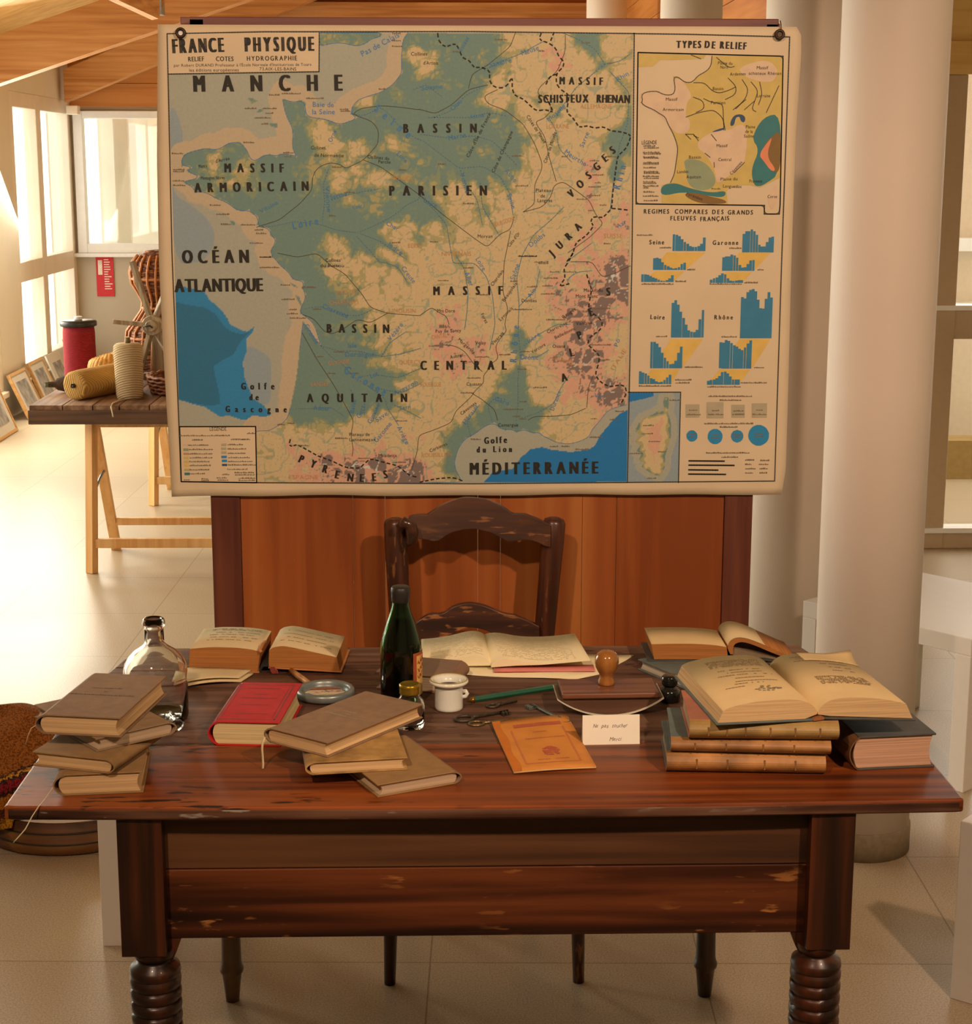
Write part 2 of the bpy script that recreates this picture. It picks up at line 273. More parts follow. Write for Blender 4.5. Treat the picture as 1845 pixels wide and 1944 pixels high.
(1269,723),(1244,703),(1240,739),(1216,773),(1199,784),(1201,800)],'rhen':[(1284,957),(1332,973),(1357,971),(1375,949),(1362,927),(1342,927),(1316,932),(1296,941)],'alp':[(1318,806),(1344,853),(1384,859),(1384,728),
(1358,709),(1341,700),(1327,703),(1320,739),(1338,781)],'alpb':[(1360,806),(1385,826),(1386,731),(1368,734),(1354,748),(1339,765),(1347,790)],'alpp':[(1336,770),(1358,801),(1366,809),(1353,767),(1377,737),(1366,733),
(1348,756)],'pyr':[(1120,703),(1152,709),(1181,697),(1233,686),(1267,692),(1262,675),(1219,681),(1170,689),(1120,678)],'pyrb':[(1167,683),(1193,688),(1233,678),(1265,671),(1269,662),(1205,662)],'aqu':[(1168,761),(1208,
759),(1237,734),(1244,703),(1216,689),(1181,700),(1174,739)],'navy1':[(1226,817),(1243,825),(1259,829),(1257,823)],'navy2':[(1271,842),(1279,856),(1296,858),(1305,850),(1302,839),(1294,842),(1291,853),(1282,850),(1280,
834),(1271,831)],'eng':[(1064,987),(1213,984),(1208,976),(1163,974),(1140,973),(1112,973),(1096,959),(1065,958)],'cors':[(1375,705),(1380,703),(1382,670),(1372,647),(1363,658),(1359,678),(1370,695)]},'l5':[[(1187,925),
(1212,925),(1227,908),(1244,902),(1269,910),(1280,916)],[(1263,935),(1283,916),(1281,900),(1258,889)],[(1172,851),(1200,861),(1233,867),(1254,850),(1260,823)],[(1294,932),(1309,911),(1303,891),(1282,869)],[(1314,927),
(1331,908),(1316,864),(1327,863)],[(1210,891),(1227,883),(1253,880),(1257,823)],[(1187,894),(1210,886),(1214,869),(1194,861)],[(1333,927),(1340,900),(1332,878)],[(1201,800),(1190,814),(1172,814)],[(1229,814),(1241,800)],
[(1237,753),(1238,742)],[(1304,889),(1276,867)],[(1323,886),(1301,867)],[(1376,919),(1350,861)],[(1236,979),(1268,954),(1276,960)],[(1180,984),(1202,976)],[(1216,773),(1228,764)],[(1283,731),(1305,753)],[(1172,814),
(1184,803)],[(1190,811),(1201,806)]],'c5':[(1226,982),(1225,959),(1214,949),(1192,938),(1189,927),(1170,924),(1158,932),(1155,937),(1141,939),(1147,916),(1146,899),(1131,898),(1117,899),(1111,907),(1091,906),(1072,902),
(1069,891),(1080,888),(1069,883),(1081,874),(1103,866),(1112,858),(1126,853),(1132,836),(1144,817),(1153,795),(1156,781),(1149,725),(1141,709)],'cor':[(1139,228),(1147,228),(1149,212),(1146,193),(1154,172),(1156,139),
(1148,109),(1143,91),(1142,63),(1132,45),(1116,48),(1098,60),(1089,67),(1095,76),(1083,82),(1088,97),(1076,103),(1085,115),(1073,127),(1084,139),(1072,151),(1081,167),(1090,179),(1113,188),(1125,197),(1139,195),(1135,
215)],'corbay':[(1057,239),(1114,239),(1113,230),(1092,224),(1056,216)],'bars':[(1149,558,1154,595),(1155,558,1161,594),(1161,558,1167,591),(1167,558,1173,584),(1174,558,1179,578),(1180,558,1186,574),(1186,558,1192,569),
(1192,558,1198,567),(1199,558,1204,567),(1205,558,1211,569),(1211,558,1217,574),(1217,558,1223,588),(1306,555,1312,596),(1312,555,1318,602),(1318,555,1323,602),(1324,555,1329,606),(1330,555,1335,602),(1336,555,1341,594),
(1342,555,1347,572),(1347,555,1353,568),(1353,555,1359,568),(1359,555,1365,578),(1365,555,1371,588),(1371,555,1377,590),(1106,516,1112,542),(1112,516,1118,543),(1118,516,1124,541),(1124,516,1130,533),(1131,516,1136,527),
(1137,516,1143,524),(1143,516,1149,521),(1149,516,1155,519),(1155,516,1161,520),(1162,516,1167,522),(1168,516,1173,529),(1174,516,1180,532),(1262,514,1268,544),(1268,514,1274,546),(1274,514,1280,546),(1280,514,1286,550),
(1287,514,1292,548),(1293,514,1298,543),(1299,514,1305,527),(1305,514,1311,521),(1311,514,1317,522),(1317,514,1323,529),(1323,514,1329,537),(1330,514,1335,538),(1080,489,1085,506),(1086,489,1092,506),(1092,489,1098,505),
(1098,489,1104,502),(1104,489,1110,499),(1110,489,1116,497),(1117,489,1122,494),(1123,489,1128,492),(1129,489,1134,491),(1135,489,1141,493),(1141,489,1147,497),(1147,489,1153,504),(1235,487,1241,494),(1242,487,1247,497),
(1248,487,1254,499),(1254,487,1260,504),(1260,487,1266,508),(1267,487,1272,506),(1273,487,1279,497),(1279,487,1285,492),(1285,487,1291,491),(1292,487,1298,492),(1298,487,1304,493),(1304,487,1310,493),(1150,364,1156,442),
(1156,364,1162,448),(1162,364,1168,438),(1168,364,1174,422),(1175,364,1181,408),(1181,364,1187,393),(1187,364,1193,380),(1194,364,1199,377),(1200,364,1206,376),(1206,364,1212,381),(1212,364,1218,405),(1219,364,1224,426),
(1307,362,1313,455),(1313,362,1319,452),(1319,362,1325,466),(1325,362,1331,471),(1331,362,1337,473),(1337,362,1343,468),(1343,362,1349,449),(1349,362,1355,430),(1355,362,1361,429),(1361,362,1367,451),(1367,362,1373,466),
(1373,362,1379,454),(1104,294,1109,354),(1110,294,1116,354),(1116,294,1122,350),(1122,294,1128,342),(1128,294,1134,329),(1135,294,1140,318),(1141,294,1146,310),(1147,294,1153,303),(1153,294,1159,304),(1159,294,1165,311),
(1165,294,1171,329),(1171,294,1177,343),(1261,294,1267,353),(1267,293,1273,352),(1273,293,1279,358),(1279,293,1285,356),(1286,293,1291,351),(1292,293,1298,346),(1298,293,1304,343),(1304,293,1310,338),(1310,293,1316,335),
(1317,293,1322,341),(1323,293,1329,350),(1329,293,1335,357),(1079,258,1085,287),(1085,258,1091,284),(1092,258,1097,282),(1098,258,1103,277),(1104,258,1110,271),(1110,258,1116,269),(1116,258,1122,264),(1122,258,1128,262),
(1128,258,1134,263),(1135,258,1140,267),(1141,258,1146,273),(1147,258,1153,279),(1235,256,1241,265),(1241,256,1247,267),(1248,256,1254,268),(1254,256,1260,271),(1260,256,1266,276),(1266,256,1272,285),(1273,256,1279,286),
(1279,256,1285,282),(1285,256,1291,275),(1292,256,1297,268),(1298,256,1304,268),(1304,256,1310,268)],'yel':[[(1136,555),(1224,555),(1180,516),(1107,516)],[(1112,513),(1177,513),(1154,491),(1083,491)],[(1301,555),(1371,
555),(1336,516),(1265,516)],[(1271,511),(1330,511),(1310,490),(1240,490)],[(1150,360),(1223,360),(1178,295),(1107,295)],[(1107,291),(1171,291),(1154,259),(1085,260)],[(1306,360),(1377,360),(1338,295),(1266,295)],[(1263,
291),(1332,290),(1310,259),(1237,259)]],'sq':[[(1187,211),(1219,211),(1220,181),(1188,181)],[(1235,216),(1274,216),(1275,179),(1236,179)],[(1292,210),(1323,210),(1324,180),(1293,180)],[(1339,213),(1374,213),(1375,180),
(1340,180)]],'ci':[[(1216,138),(1216,136),(1216,133),(1215,131),(1213,129),(1211,127),(1209,126),(1206,125),(1204,125),(1201,125),(1199,126),(1197,127),(1195,129),(1193,131),(1192,133),(1191,136),(1191,138),(1191,141),
(1191,143),(1193,145),(1194,147),(1196,149),(1198,150),(1201,151),(1203,151),(1206,151),(1208,150),(1210,149),(1212,147),(1214,145),(1215,143),(1216,141)],[(1274,136),(1274,133),(1273,130),(1272,127),(1270,124),(1267,
122),(1264,120),(1261,119),(1258,119),(1254,119),(1251,120),(1248,122),(1245,124),(1243,127),(1241,130),(1240,133),(1240,137),(1240,140),(1241,143),(1242,146),(1244,149),(1247,151),(1250,153),(1253,154),(1257,154),(1260,
154),(1263,153),(1266,151),(1269,149),(1271,146),(1273,143),(1274,140)],[(1322,137),(1322,134),(1321,132),(1320,129),(1318,127),(1316,125),(1314,124),(1311,123),(1308,122),(1306,123),(1303,124),(1300,125),(1298,127),
(1296,129),(1295,132),(1294,134),(1293,137),(1294,140),(1294,142),(1296,145),(1297,147),(1299,149),(1302,150),(1305,151),(1307,152),(1310,151),(1313,150),(1316,149),(1318,147),(1320,145),(1321,142),(1322,140)],[(1381,
139),(1381,134),(1380,130),(1378,126),(1375,122),(1371,119),(1367,117),(1363,115),(1358,115),(1353,115),(1349,117),(1345,119),(1341,122),(1338,126),(1335,130),(1334,134),(1333,139),(1334,144),(1335,148),(1337,152),(1340,
156),(1343,159),(1347,161),(1352,163),(1357,163),(1361,163),(1366,161),(1370,159),(1374,156),(1377,152),(1379,148),(1381,144)]],'ln':[[(1198,80),(1280,79)],[(1198,70),(1303,69)],[(1198,59),(1266,58)],[(1198,49),(1284,
48)]],'frame':[[(36,1025),(244,1030),(704,1032),(1166,1028),(1396,1023),(1396,554),(1398,32),(704,28),(220,32),(33,35),(30,553),(36,1025)],[(1054,1030),(1058,553),(1057,30)],[(366,1028),(364,946),(36,940)],[(34,162),
(206,162),(205,32)],[(1055,239),(1175,239),(1175,29)]],'legend':[(34,162),(206,162),(205,32),(33,35)],'title':[(37,1025),(366,1029),(364,946),(36,940)],'main':[(36,1026),(1052,1031),(1057,28),(33,34)],'inset':[(1055,
239),(1175,239),(1175,29),(1055,30)],'sw':[('w',[(39,122),(51,122),(51,117),(39,117)]),('g',[(40,112),(52,112),(52,106),(40,106)]),('p',[(40,102),(52,102),(52,97),(40,97)]),('t',[(40,93),(52,93),(52,87),(40,87)]),('t',
[(40,84),(52,84),(52,78),(40,78)]),('y',[(40,75),(52,75),(52,69),(40,69)]),('l',[(41,65),(53,65),(53,59),(40,60)]),('b',[(41,56),(53,56),(53,50),(41,50)]),('s',[(127,123),(139,123),(138,117),(126,117)]),('s',[(126,114),
(138,114),(138,108),(126,108)]),('s',[(126,105),(138,105),(138,99),(126,99)]),('m',[(126,95),(139,95),(138,89),(126,89)]),('d',[(127,86),(139,86),(139,80),(127,80)]),('e',[(127,76),(139,76),(139,71),(127,71)])],
'text':[('MANCHE',102,921,406,924,36.5,'k',None),('FRANCE',52,1000,152,1003,31.9,'k',None),('PHYSIQUE',210,1004,348,1006,31.9,'k',None),('RELIEF',83,972,112,973,10.3,'s',None),('COTES',144,973,176,973,10.3,'s',None),
('HYDROGRAPHIE',211,974,314,975,10.3,'s',None),('MASSIF',159,740,278,740,20.5,'k',None),('ARMORICAIN',92,697,329,701,21.7,'k',None),('OCÉAN',64,546,190,547,30.8,'k',None),('ATLANTIQUE',44,482,223,484,30.8,'k',None),
('BASSIN',553,826,702,827,20.5,'k',None),('PARISIEN',521,691,724,692,22.8,'k',None),('MASSIF',897,929,983,928,17.1,'k',None),('SCHISTEUX',849,890,949,891,18.2,'k',None),('RHENAN',979,891,1041,890,18.2,'k',None),
('VOSGES',919,685,1010,780,18.2,'k',38),('JURA',876,553,935,612,18.2,'k',42),('MASSIF',619,470,763,471,20.5,'k',None),('CENTRAL',589,302,772,302,21.7,'k',None),('BASSIN',377,386,505,385,20.5,'k',None),('AQUITAIN',331,
228,544,228,20.5,'k',None),('MÉDITERRANÉE',704,64,982,66,29.6,'k',None),('Golfe',181,255,247,255,16.0,'k',None),('de',197,230,211,230,14.8,'k',None),('Gascogne',144,203,274,202,14.8,'k',None),('Golfe',732,129,775,131,
16.0,'k',None),('du',713,108,727,108,14.8,'k',None),('Lion',751,109,787,109,14.8,'k',None),('P',309,87,309,87,19.4,'k',-25),('Y',336,76,336,76,19.4,'k',-22),('R',363,64,363,64,19.4,'k',-18),('E',390,51,390,51,19.4,'k',
-12),('N',420,44,420,44,19.4,'k',-8),('E',446,43,446,43,19.4,'k',-3),('E',474,45,474,45,19.4,'k',4),('S',500,51,500,51,19.4,'k',10),('A',908,274,908,274,19.4,'k',15),('L',925,331,925,331,19.4,'k',14),('P',942,370,942,
370,19.4,'k',20),('E',967,422,967,422,19.4,'k',22),('S',1006,468,1006,468,19.4,'k',5),('TYPES',1152,1007,1198,1007,16.0,'k',None),('DE',1215,1007,1229,1006,16.0,'k',None),('RELIEF',1248,1006,1298,1004,16.0,'k',None),
('REGIMES',1086,646,1137,646,10.3,'s',None),('COMPARES',1156,646,1223,645,10.3,'s',None),('DES',1240,645,1259,645,10.3,'s',None),('GRANDS',1275,644,1325,644,10.3,'s',None),('FLEUVES',1145,631,1197,631,10.3,'s',None),
('FRANÇAIS',1212,629,1272,631,10.3,'s',None),('Seine',1099,578,1127,578,10.3,'s',None),('Garonne',1243,577,1294,577,10.3,'s',None),('Loire',1105,411,1132,410,10.3,'s',None),('Rhône',1251,410,1287,410,10.3,'s',None),
("par Robert DURAND Professeur à l'École Normale d'Institutrices de Tours",48,958,348,961,5.1,'s','f'),('les éditions européennes',81,948,190,949,5.7,'s','f'),('73.AIX-LES-BAINS',234,951,315,951,5.7,'s','f'),('Collines',
565,984,602,984,6.3,'s','f'),("d'Artois",592,965,625,965,6.3,'s','f'),('Collines',343,783,376,783,6.3,'s','f'),('de Normandie',350,767,416,766,6.3,'s','f'),('Collines du',467,764,516,760,6.3,'s','f'),('Perche',491,753,
519,752,6.3,'s','f'),('Monts',95,742,114,744,6.3,'s','f'),("d'Arrée",133,753,165,760,6.3,'s','f'),('Montagnes Noires',99,717,152,718,6.3,'s','f'),('Collines',371,537,405,537,6.3,'s','f'),('du Poitou',359,525,413,525,6.3,
's','f'),('Côtes de Meuse',818,855,859,796,6.3,'s','f'),('Côtes de Moselle',864,753,886,821,6.3,'s','f'),("Côte d'Île de France",692,765,741,861,6.3,'s','f'),('Côte de Champagne',748,732,790,822,6.3,'s','f'),('Plateau',
840,691,875,691,6.3,'s','f'),('de',851,679,862,679,6.3,'s','f'),('Langres',844,669,878,669,6.3,'s','f'),('Morvan',711,590,745,590,6.3,'s','f'),("Côte d'Or",783,569,807,600,6.3,'s','f'),('Charolais',745,482,771,517,6.3,
's','f'),('Beaujolais',771,447,801,489,6.3,'s','f'),('Lyonnais',763,404,792,433,6.3,'s','f'),('Vivarais',746,349,772,377,6.3,'s','f'),('Forez',718,420,730,398,6.3,'s','f'),('Velay',706,352,731,352,6.3,'s','f'),
('Margeride',666,362,703,329,6.3,'s','f'),('Aubrac',650,319,680,326,6.3,'s','f'),('Causses',686,258,721,258,6.3,'s','f'),('Cévennes',675,190,710,217,6.3,'s','f'),('Corbières',603,104,643,122,6.3,'s','f'),('Camargue',758,
164,805,164,6.3,'s','f'),('Dombes',810,447,845,447,6.3,'s','f'),('Vercors',835,331,866,349,6.3,'s','f'),('Chartreuse',870,376,915,398,6.3,'s','f'),('Belledonne',887,363,934,386,6.3,'s','f'),('Bauges',905,409,935,430,6.3,
's','f'),('Vanoise',934,395,971,398,6.3,'s','f'),('Oisans',881,344,910,344,6.3,'s','f'),('Mts Dore',620,424,661,424,6.3,'s','f'),('1886',623,389,642,389,6.3,'s','f'),('Puy de Sancy',616,378,675,380,6.3,'s','f'),
('Massif du',950,470,994,470,6.3,'s','f'),('Mont Blanc',932,457,983,457,6.3,'s','f'),('Maladetta',484,94,527,94,6.3,'s','f'),('Plateau de',418,143,466,143,6.3,'s','f'),('Lannemezan',418,131,479,131,6.3,'s','f'),
('LÉGENDE',101,156,140,156,6.8,'s','f'),('LÉGENDE',1075,795,1109,796,6.8,'s','f'),('Massif',1126,889,1153,889,5.7,'s','f'),('Armoricain',1120,867,1167,867,5.7,'s','f'),('Bassin',1229,912,1254,912,5.7,'s','f'),
('Parisien',1226,882,1259,882,5.7,'s','f'),('Massif',1241,789,1267,789,5.7,'s','f'),('Central',1246,759,1276,759,5.7,'s','f'),('Plaine du',1239,967,1272,966,5.7,'s','f'),('Nord',1245,958,1262,958,5.7,'s','f'),('Massif',
1325,957,1352,957,5.7,'s','f'),('schisteux Rhénan',1308,945,1381,945,5.7,'s','f'),('Ardennes',1267,943,1302,944,5.7,'s','f'),('Lorraine',1328,897,1358,897,5.7,'s','f'),('Bassin',1180,764,1208,764,5.7,'s','f'),('Landes',
1155,732,1181,733,5.7,'s','f'),('Aquitain',1176,721,1209,721,5.7,'s','f'),('Plaine du',1252,716,1291,717,5.7,'s','f'),('Languedoc',1258,701,1301,700,5.7,'s','f'),('Plaine',1305,830,1327,830,5.7,'s','f'),('de la',1304,
820,1322,820,5.7,'s','f'),('Saône',1302,810,1325,810,5.7,'s','f'),('Provence',1317,712,1346,712,5.7,'s','f'),('Cévennes',1277,728,1301,756,5.7,'s','f'),('Corse',1359,678,1381,678,5.7,'s','f'),('Pyrénées',1176,685,1213,
672,5.7,'s','f'),('Pas de Calais',459,983,542,1026,10.3,'r','f'),('Baie de',348,876,396,875,9.1,'r','f'),('la Seine',347,860,398,860,9.1,'r','f'),('Sambre',738,961,787,972,9.1,'r','f'),('Meuse',808,986,847,999,9.1,'r',
'f'),('Somme',588,911,636,916,8.0,'r','f'),('Oise',656,867,678,887,8.0,'r','f'),('Aisne',694,850,727,855,8.0,'r','f'),('Marne',647,804,687,812,9.1,'r','f'),('Moselle',868,844,907,876,8.0,'r','f'),('Meurthe',902,777,950,
748,9.1,'r','f'),('Sarre',945,788,959,821,8.0,'r','f'),('Rhin',1019,930,1045,946,8.0,'r','f'),('Aube',770,737,794,712,8.0,'r','f'),('Seine',776,687,788,654,9.1,'r','f'),('Yonne',672,733,685,687,8.0,'r','f'),('Loire',590,
671,619,657,9.1,'r','f'),('Loire',706,545,723,517,9.1,'r','f'),('Doubs',830,570,864,597,9.1,'r','f'),('Ain',831,457,844,476,9.1,'r','f'),('Saône',794,497,806,533,9.1,'r','f'),('Isère',827,355,855,374,9.1,'r','f'),
('Drôme',809,319,850,319,10.3,'r','f'),('Allier',682,514,694,482,9.1,'r','f'),('Cher',506,620,534,606,8.0,'r','f'),('Indre',509,574,541,552,9.1,'r','f'),('Creuse',539,524,567,489,9.1,'r','f'),('Vienne',373,704,377,646,
8.0,'r','f'),('Sarthe',385,675,422,683,8.0,'r','f'),('Vilaine',230,644,270,666,8.0,'r','f'),('Loir',434,653,457,658,8.0,'r','f'),('Charente',361,436,419,412,9.1,'r','f'),('Vézère',515,361,545,398,9.1,'r','f'),
('Dordogne',411,326,479,326,9.1,'r','f'),('Isle',418,346,439,346,8.0,'r','f'),('Lot',469,276,488,284,9.1,'r','f'),('Aveyron',524,237,577,265,9.1,'r','f'),('Tarn',533,202,560,207,8.0,'r','f'),('Gers',444,184,456,213,9.1,
'r','f'),('Baïse',429,195,436,227,8.0,'r','f'),('Gimone',468,171,490,216,8.0,'r','f'),('Save',482,176,509,194,9.1,'r','f'),('Garonne',481,128,517,172,9.1,'r','f'),('Ariège',527,164,548,123,9.1,'r','f'),('Adour',338,204,
376,203,9.1,'r','f'),('Durance',885,200,903,246,9.1,'r','f'),('Hérault',684,169,715,213,9.1,'r','f'),('Var',977,232,1001,229,9.1,'r','f'),('Gard',749,226,782,213,8.0,'r','f'),('Gironde',320,396,346,353,9.1,'r','f'),
('Orne',389,798,401,824,8.0,'r','f'),('Eure',531,775,552,753,8.0,'r','f'),('Pô',1029,346,1035,364,8.0,'r','f'),('Aar',1025,612,1046,624,8.0,'r','f'),('Escaut',676,993,694,1023,8.0,'r','f'),('Loire',303,615,352,625,17.1,
'R',None),('Rhin',1021,700,1032,743,17.1,'R',None),('Rhône',792,313,797,388,16.0,'R',None),('Seine',491,869,560,813,19.4,'R',None),('Garonne',417,291,500,242,19.4,'R',None),('ALLEMAGNE',938,873,1008,873,8.0,'o','f'),
('LORRAINE',863,830,914,830,8.0,'o','f'),('BEAUCE',522,718,567,716,8.0,'o','f'),('BERRY',555,569,590,569,8.0,'o','f'),('NIVERNAIS',630,551,698,551,8.0,'o','f'),('BOURGOGNE',747,614,796,630,8.0,'o','f'),('SUISSE',993,591,
1037,591,8.0,'o','f'),('CANTAL',607,364,644,369,8.0,'o','f'),('LANDES',333,258,373,259,8.0,'o','f'),('GUYENNE',374,305,422,310,8.0,'o','f'),('QUERCY',533,308,584,308,8.0,'o','f'),('LIMOUSIN',511,424,573,424,8.0,'o','f'),
('ROUSSILLON',583,94,653,96,8.0,'o','f'),('ROUERGUE',581,257,629,257,8.0,'o','f'),('DAUPHINÉ',880,319,926,304,8.0,'o','f'),('ITALIE',1021,292,1051,340,8.0,'o','f'),('ESPAGNE',278,44,347,44,8.0,'o','f'),('PAYS DES',396,
464,443,468,8.0,'o','f'),('CHARENTES',378,442,445,444,8.0,'o','f')],'dash':[(254,896,20),(282,899,41),(335,889,36),(200,867,25),(239,867,31),(221,847,33),(235,834,14),(245,857,17),(37,770,25),(195,794,22),(282,772,21),
(284,764,17),(39,735,22),(39,731,24),(37,711,22),(38,701,25),(117,658,24),(131,638,28),(140,616,22),(184,615,32),(215,604,18),(218,596,22),(203,575,27),(225,544,24),(408,866,18),(410,862,19),(525,1027,18),(524,1012,19),
(524,1000,19),(494,909,14),(536,735,17),(520,576,19),(389,741,22),(414,686,25),(381,635,13),(716,460,23),(622,492,25),(679,520,20),(802,546,43),(839,533,32),(874,511,20),(860,497,31),(857,480,23),(854,462,29),(903,511,
28),(785,490,14),(822,478,23),(791,427,42),(866,404,44),(760,325,26),(705,320,32),(802,292,20),(809,332,20),(601,345,23),(687,272,29),(673,238,29),(838,250,32),(807,218,17),(772,200,43),(792,184,15),(807,178,14),(696,
131,23),(877,114,18),(904,114,17),(936,107,30),(968,135,29),(1014,176,21),(989,313,23),(965,347,49),(973,429,37),(1026,195,17),(970,178,15),(224,544,28),(224,521,43),(270,482,19),(271,450,29),(287,427,16),(282,418,24),
(289,408,33),(341,428,19),(317,477,28),(386,332,23),(342,321,19),(370,283,16),(255,166,14),(279,169,16),(300,118,25),(437,88,29),(517,78,29),(386,134,26),(421,283,19),(524,174,26),(377,524,25),(173,132,19),(749,1015,25),
(657,989,14),(844,991,14),(787,766,22),(795,701,26),(679,662,20),(897,765,14),(994,765,22),(960,756,22),(966,725,22),(972,708,14),(958,699,25),(958,680,24),(932,672,23),(958,647,14),(984,659,14),(605,578,17),(805,546,
37),(994,574,14),(999,966,8),(939,1009,17),(848,530,23),(623,748,17),(1183,516,18),(1157,490,24),(1342,516,15),(1313,487,30),(1116,366,23),(1265,365,33),(1183,296,41),(1342,295,22),(1162,267,35),(1163,260,31),(1312,260,
60),(1081,484,70),(1235,484,73),(1079,253,73),(1236,251,75),(1239,229,99),(1265,220,50),(1231,166,111),(1267,158,40),(1237,98,99),(1273,88,37),(1328,81,17),(1363,80,19),(1328,71,15),(1360,71,21),(1329,61,24),(1362,61,
19),(1329,51,17),(1362,51,18),(1195,197,17),(1190,187,30),(1248,196,13),(1239,187,35),(1297,195,23),(1295,187,28),(1350,197,15),(1341,187,29),(1195,142,17),(1197,135,14),(1251,140,13),(1247,133,21),(1296,140,26),(1298,
134,21),(1349,142,16),(1347,136,21),(1150,220,22),(1060,97,28),(1102,39,18),(1090,162,24),(1087,143,27),(1104,125,24),(1126,101,16),(1068,593,35),(1120,565,24),(1277,564,25),(1079,788,26),(1080,784,31),(1078,774,37),
(1080,771,34),(1079,764,29),(1080,762,34),(1080,752,34),(1079,749,33),(1080,741,26),(1081,732,32),(1081,729,32),(1079,722,33),(1081,718,33),(1080,710,27),(1080,707,27),(1080,701,34),(1080,697,13),(1081,688,25),(1080,679,
33),(1082,669,30),(1233,695,20),(33,141,54),(90,141,57),(186,146,17),(61,131,24),(149,132,33),(51,119,46),(53,109,54),(52,99,53),(54,90,49),(53,81,43),(53,72,45),(53,62,43),(52,53,35),(141,120,35),(141,110,41),(141,100,
39),(141,90,50),(141,81,54),(141,73,60),(139,63,45),(127,51,13),(155,55,43),(156,50,43),(39,39,13),(79,41,14),(79,37,18),(114,43,23),(116,38,25),(164,42,35),(164,37,35)]}
# ------------------------------------------------------------------ the room
white_paint = mat('white_paint', day(232, 222, 200), .55, var=.03, scale=3)
frame_paint = mat('frame_paint', day(238, 226, 205), .45, var=.04, scale=6)
column_paint = mat('column_paint', (.74, .66, .56), .6, var=.03, scale=2)
def floormat():
    mt, N, L, P = newmat('floor_tiles'); tc = N.new('ShaderNodeTexCoord')
    nz = N.new('ShaderNodeTexNoise'); nz.inputs['Scale'].default_value = 240; nz.inputs['Detail'].default_value = 3
    n2 = N.new('ShaderNodeTexNoise'); n2.inputs['Scale'].default_value = .9; n2.inputs['Detail'].default_value = 3
    rp = N.new('ShaderNodeValToRGB'); rp.color_ramp.elements[0].color = (.36, .285, .185, 1); rp.color_ramp.elements[1].color = (.52, .42, .285, 1)
    rp.color_ramp.elements[0].position = .38; rp.color_ramp.elements[1].position = .62
    br = N.new('ShaderNodeTexBrick'); br.offset = 0; br.inputs['Scale'].default_value = 1; br.inputs['Brick Width'].default_value = .6; br.inputs['Row Height'].default_value = .6
    br.inputs['Mortar Size'].default_value = .0022; br.inputs['Mortar Smooth'].default_value = .3; br.inputs['Color1'].default_value = (1, 1, 1, 1); br.inputs['Color2'].default_value = (.94, .93, .92, 1); br.inputs['Mortar'].default_value = (.55, .5, .45, 1)
    mp = N.new('ShaderNodeMapping'); mp.inputs['Location'].default_value = (.13, .21, 0); mp.inputs['Rotation'].default_value = (0, 0, .03)
    mx = N.new('ShaderNodeMix'); mx.data_type = 'RGBA'; mx.blend_type = 'MULTIPLY'; mx.inputs['Factor'].default_value = 1
    L.new(tc.outputs['Object'], nz.inputs['Vector']); L.new(tc.outputs['Object'], n2.inputs['Vector']); L.new(tc.outputs['Object'], mp.inputs['Vector']); L.new(mp.outputs['Vector'], br.inputs['Vector'])
    L.new(nz.outputs['Fac'], rp.inputs['Fac']); L.new(rp.outputs['Color'], mx.inputs['A']); L.new(br.outputs['Color'], mx.inputs['B']); L.new(mx.outputs['Result'], P.inputs['Base Color'])
    mr = N.new('ShaderNodeMapRange'); mr.inputs['To Min'].default_value = .26; mr.inputs['To Max'].default_value = .42; L.new(n2.outputs['Fac'], mr.inputs['Value']); L.new(mr.outputs['Result'], P.inputs['Roughness'])
    P.inputs['Specular IOR Level'].default_value = .5
    return mt
FX0, FX1, FY0, FY1, YB, XW = -3.3, 4.2, -4.6, 12.1, 11.88, -3.1
struct(MB().box(FX0, FX1, FY0, FY1, -.12, 0).build('floor', floormat()))
pine = wood('ceiling_pine', day(196, 152, 84), day(210, 170, 98), day(220, 184, 114), axis=0, grain=26, rough=.6, bump=.05)
glulam = wood('beam_spruce', day(176, 116, 58), day(200, 142, 82), day(214, 162, 104), axis=0, grain=30, rough=.55, bump=.06, big=1.5)
orange_board = wood('gable_board', day(172, 104, 40), day(190, 120, 52), day(204, 136, 66), axis=0, grain=22, rough=.6, bump=.05, big=1)
# sloping ceiling, rising to the right from the left wall
SL = .337
def cz(x): return 2.62 + SL * (x + 3.1) if x < 1.2 else 2.62 + SL * 4.3 - .25 * (x - 1.2)
struct(MB().prism([(FX0, cz(FX0)), (1.2, cz(1.2)), (FX1, cz(FX1)), (FX1, cz(FX1) + .15), (1.2, cz(1.2) + .15), (FX0, cz(FX0) + .15)], FY0, FY1, 'y').build('ceiling', pine))
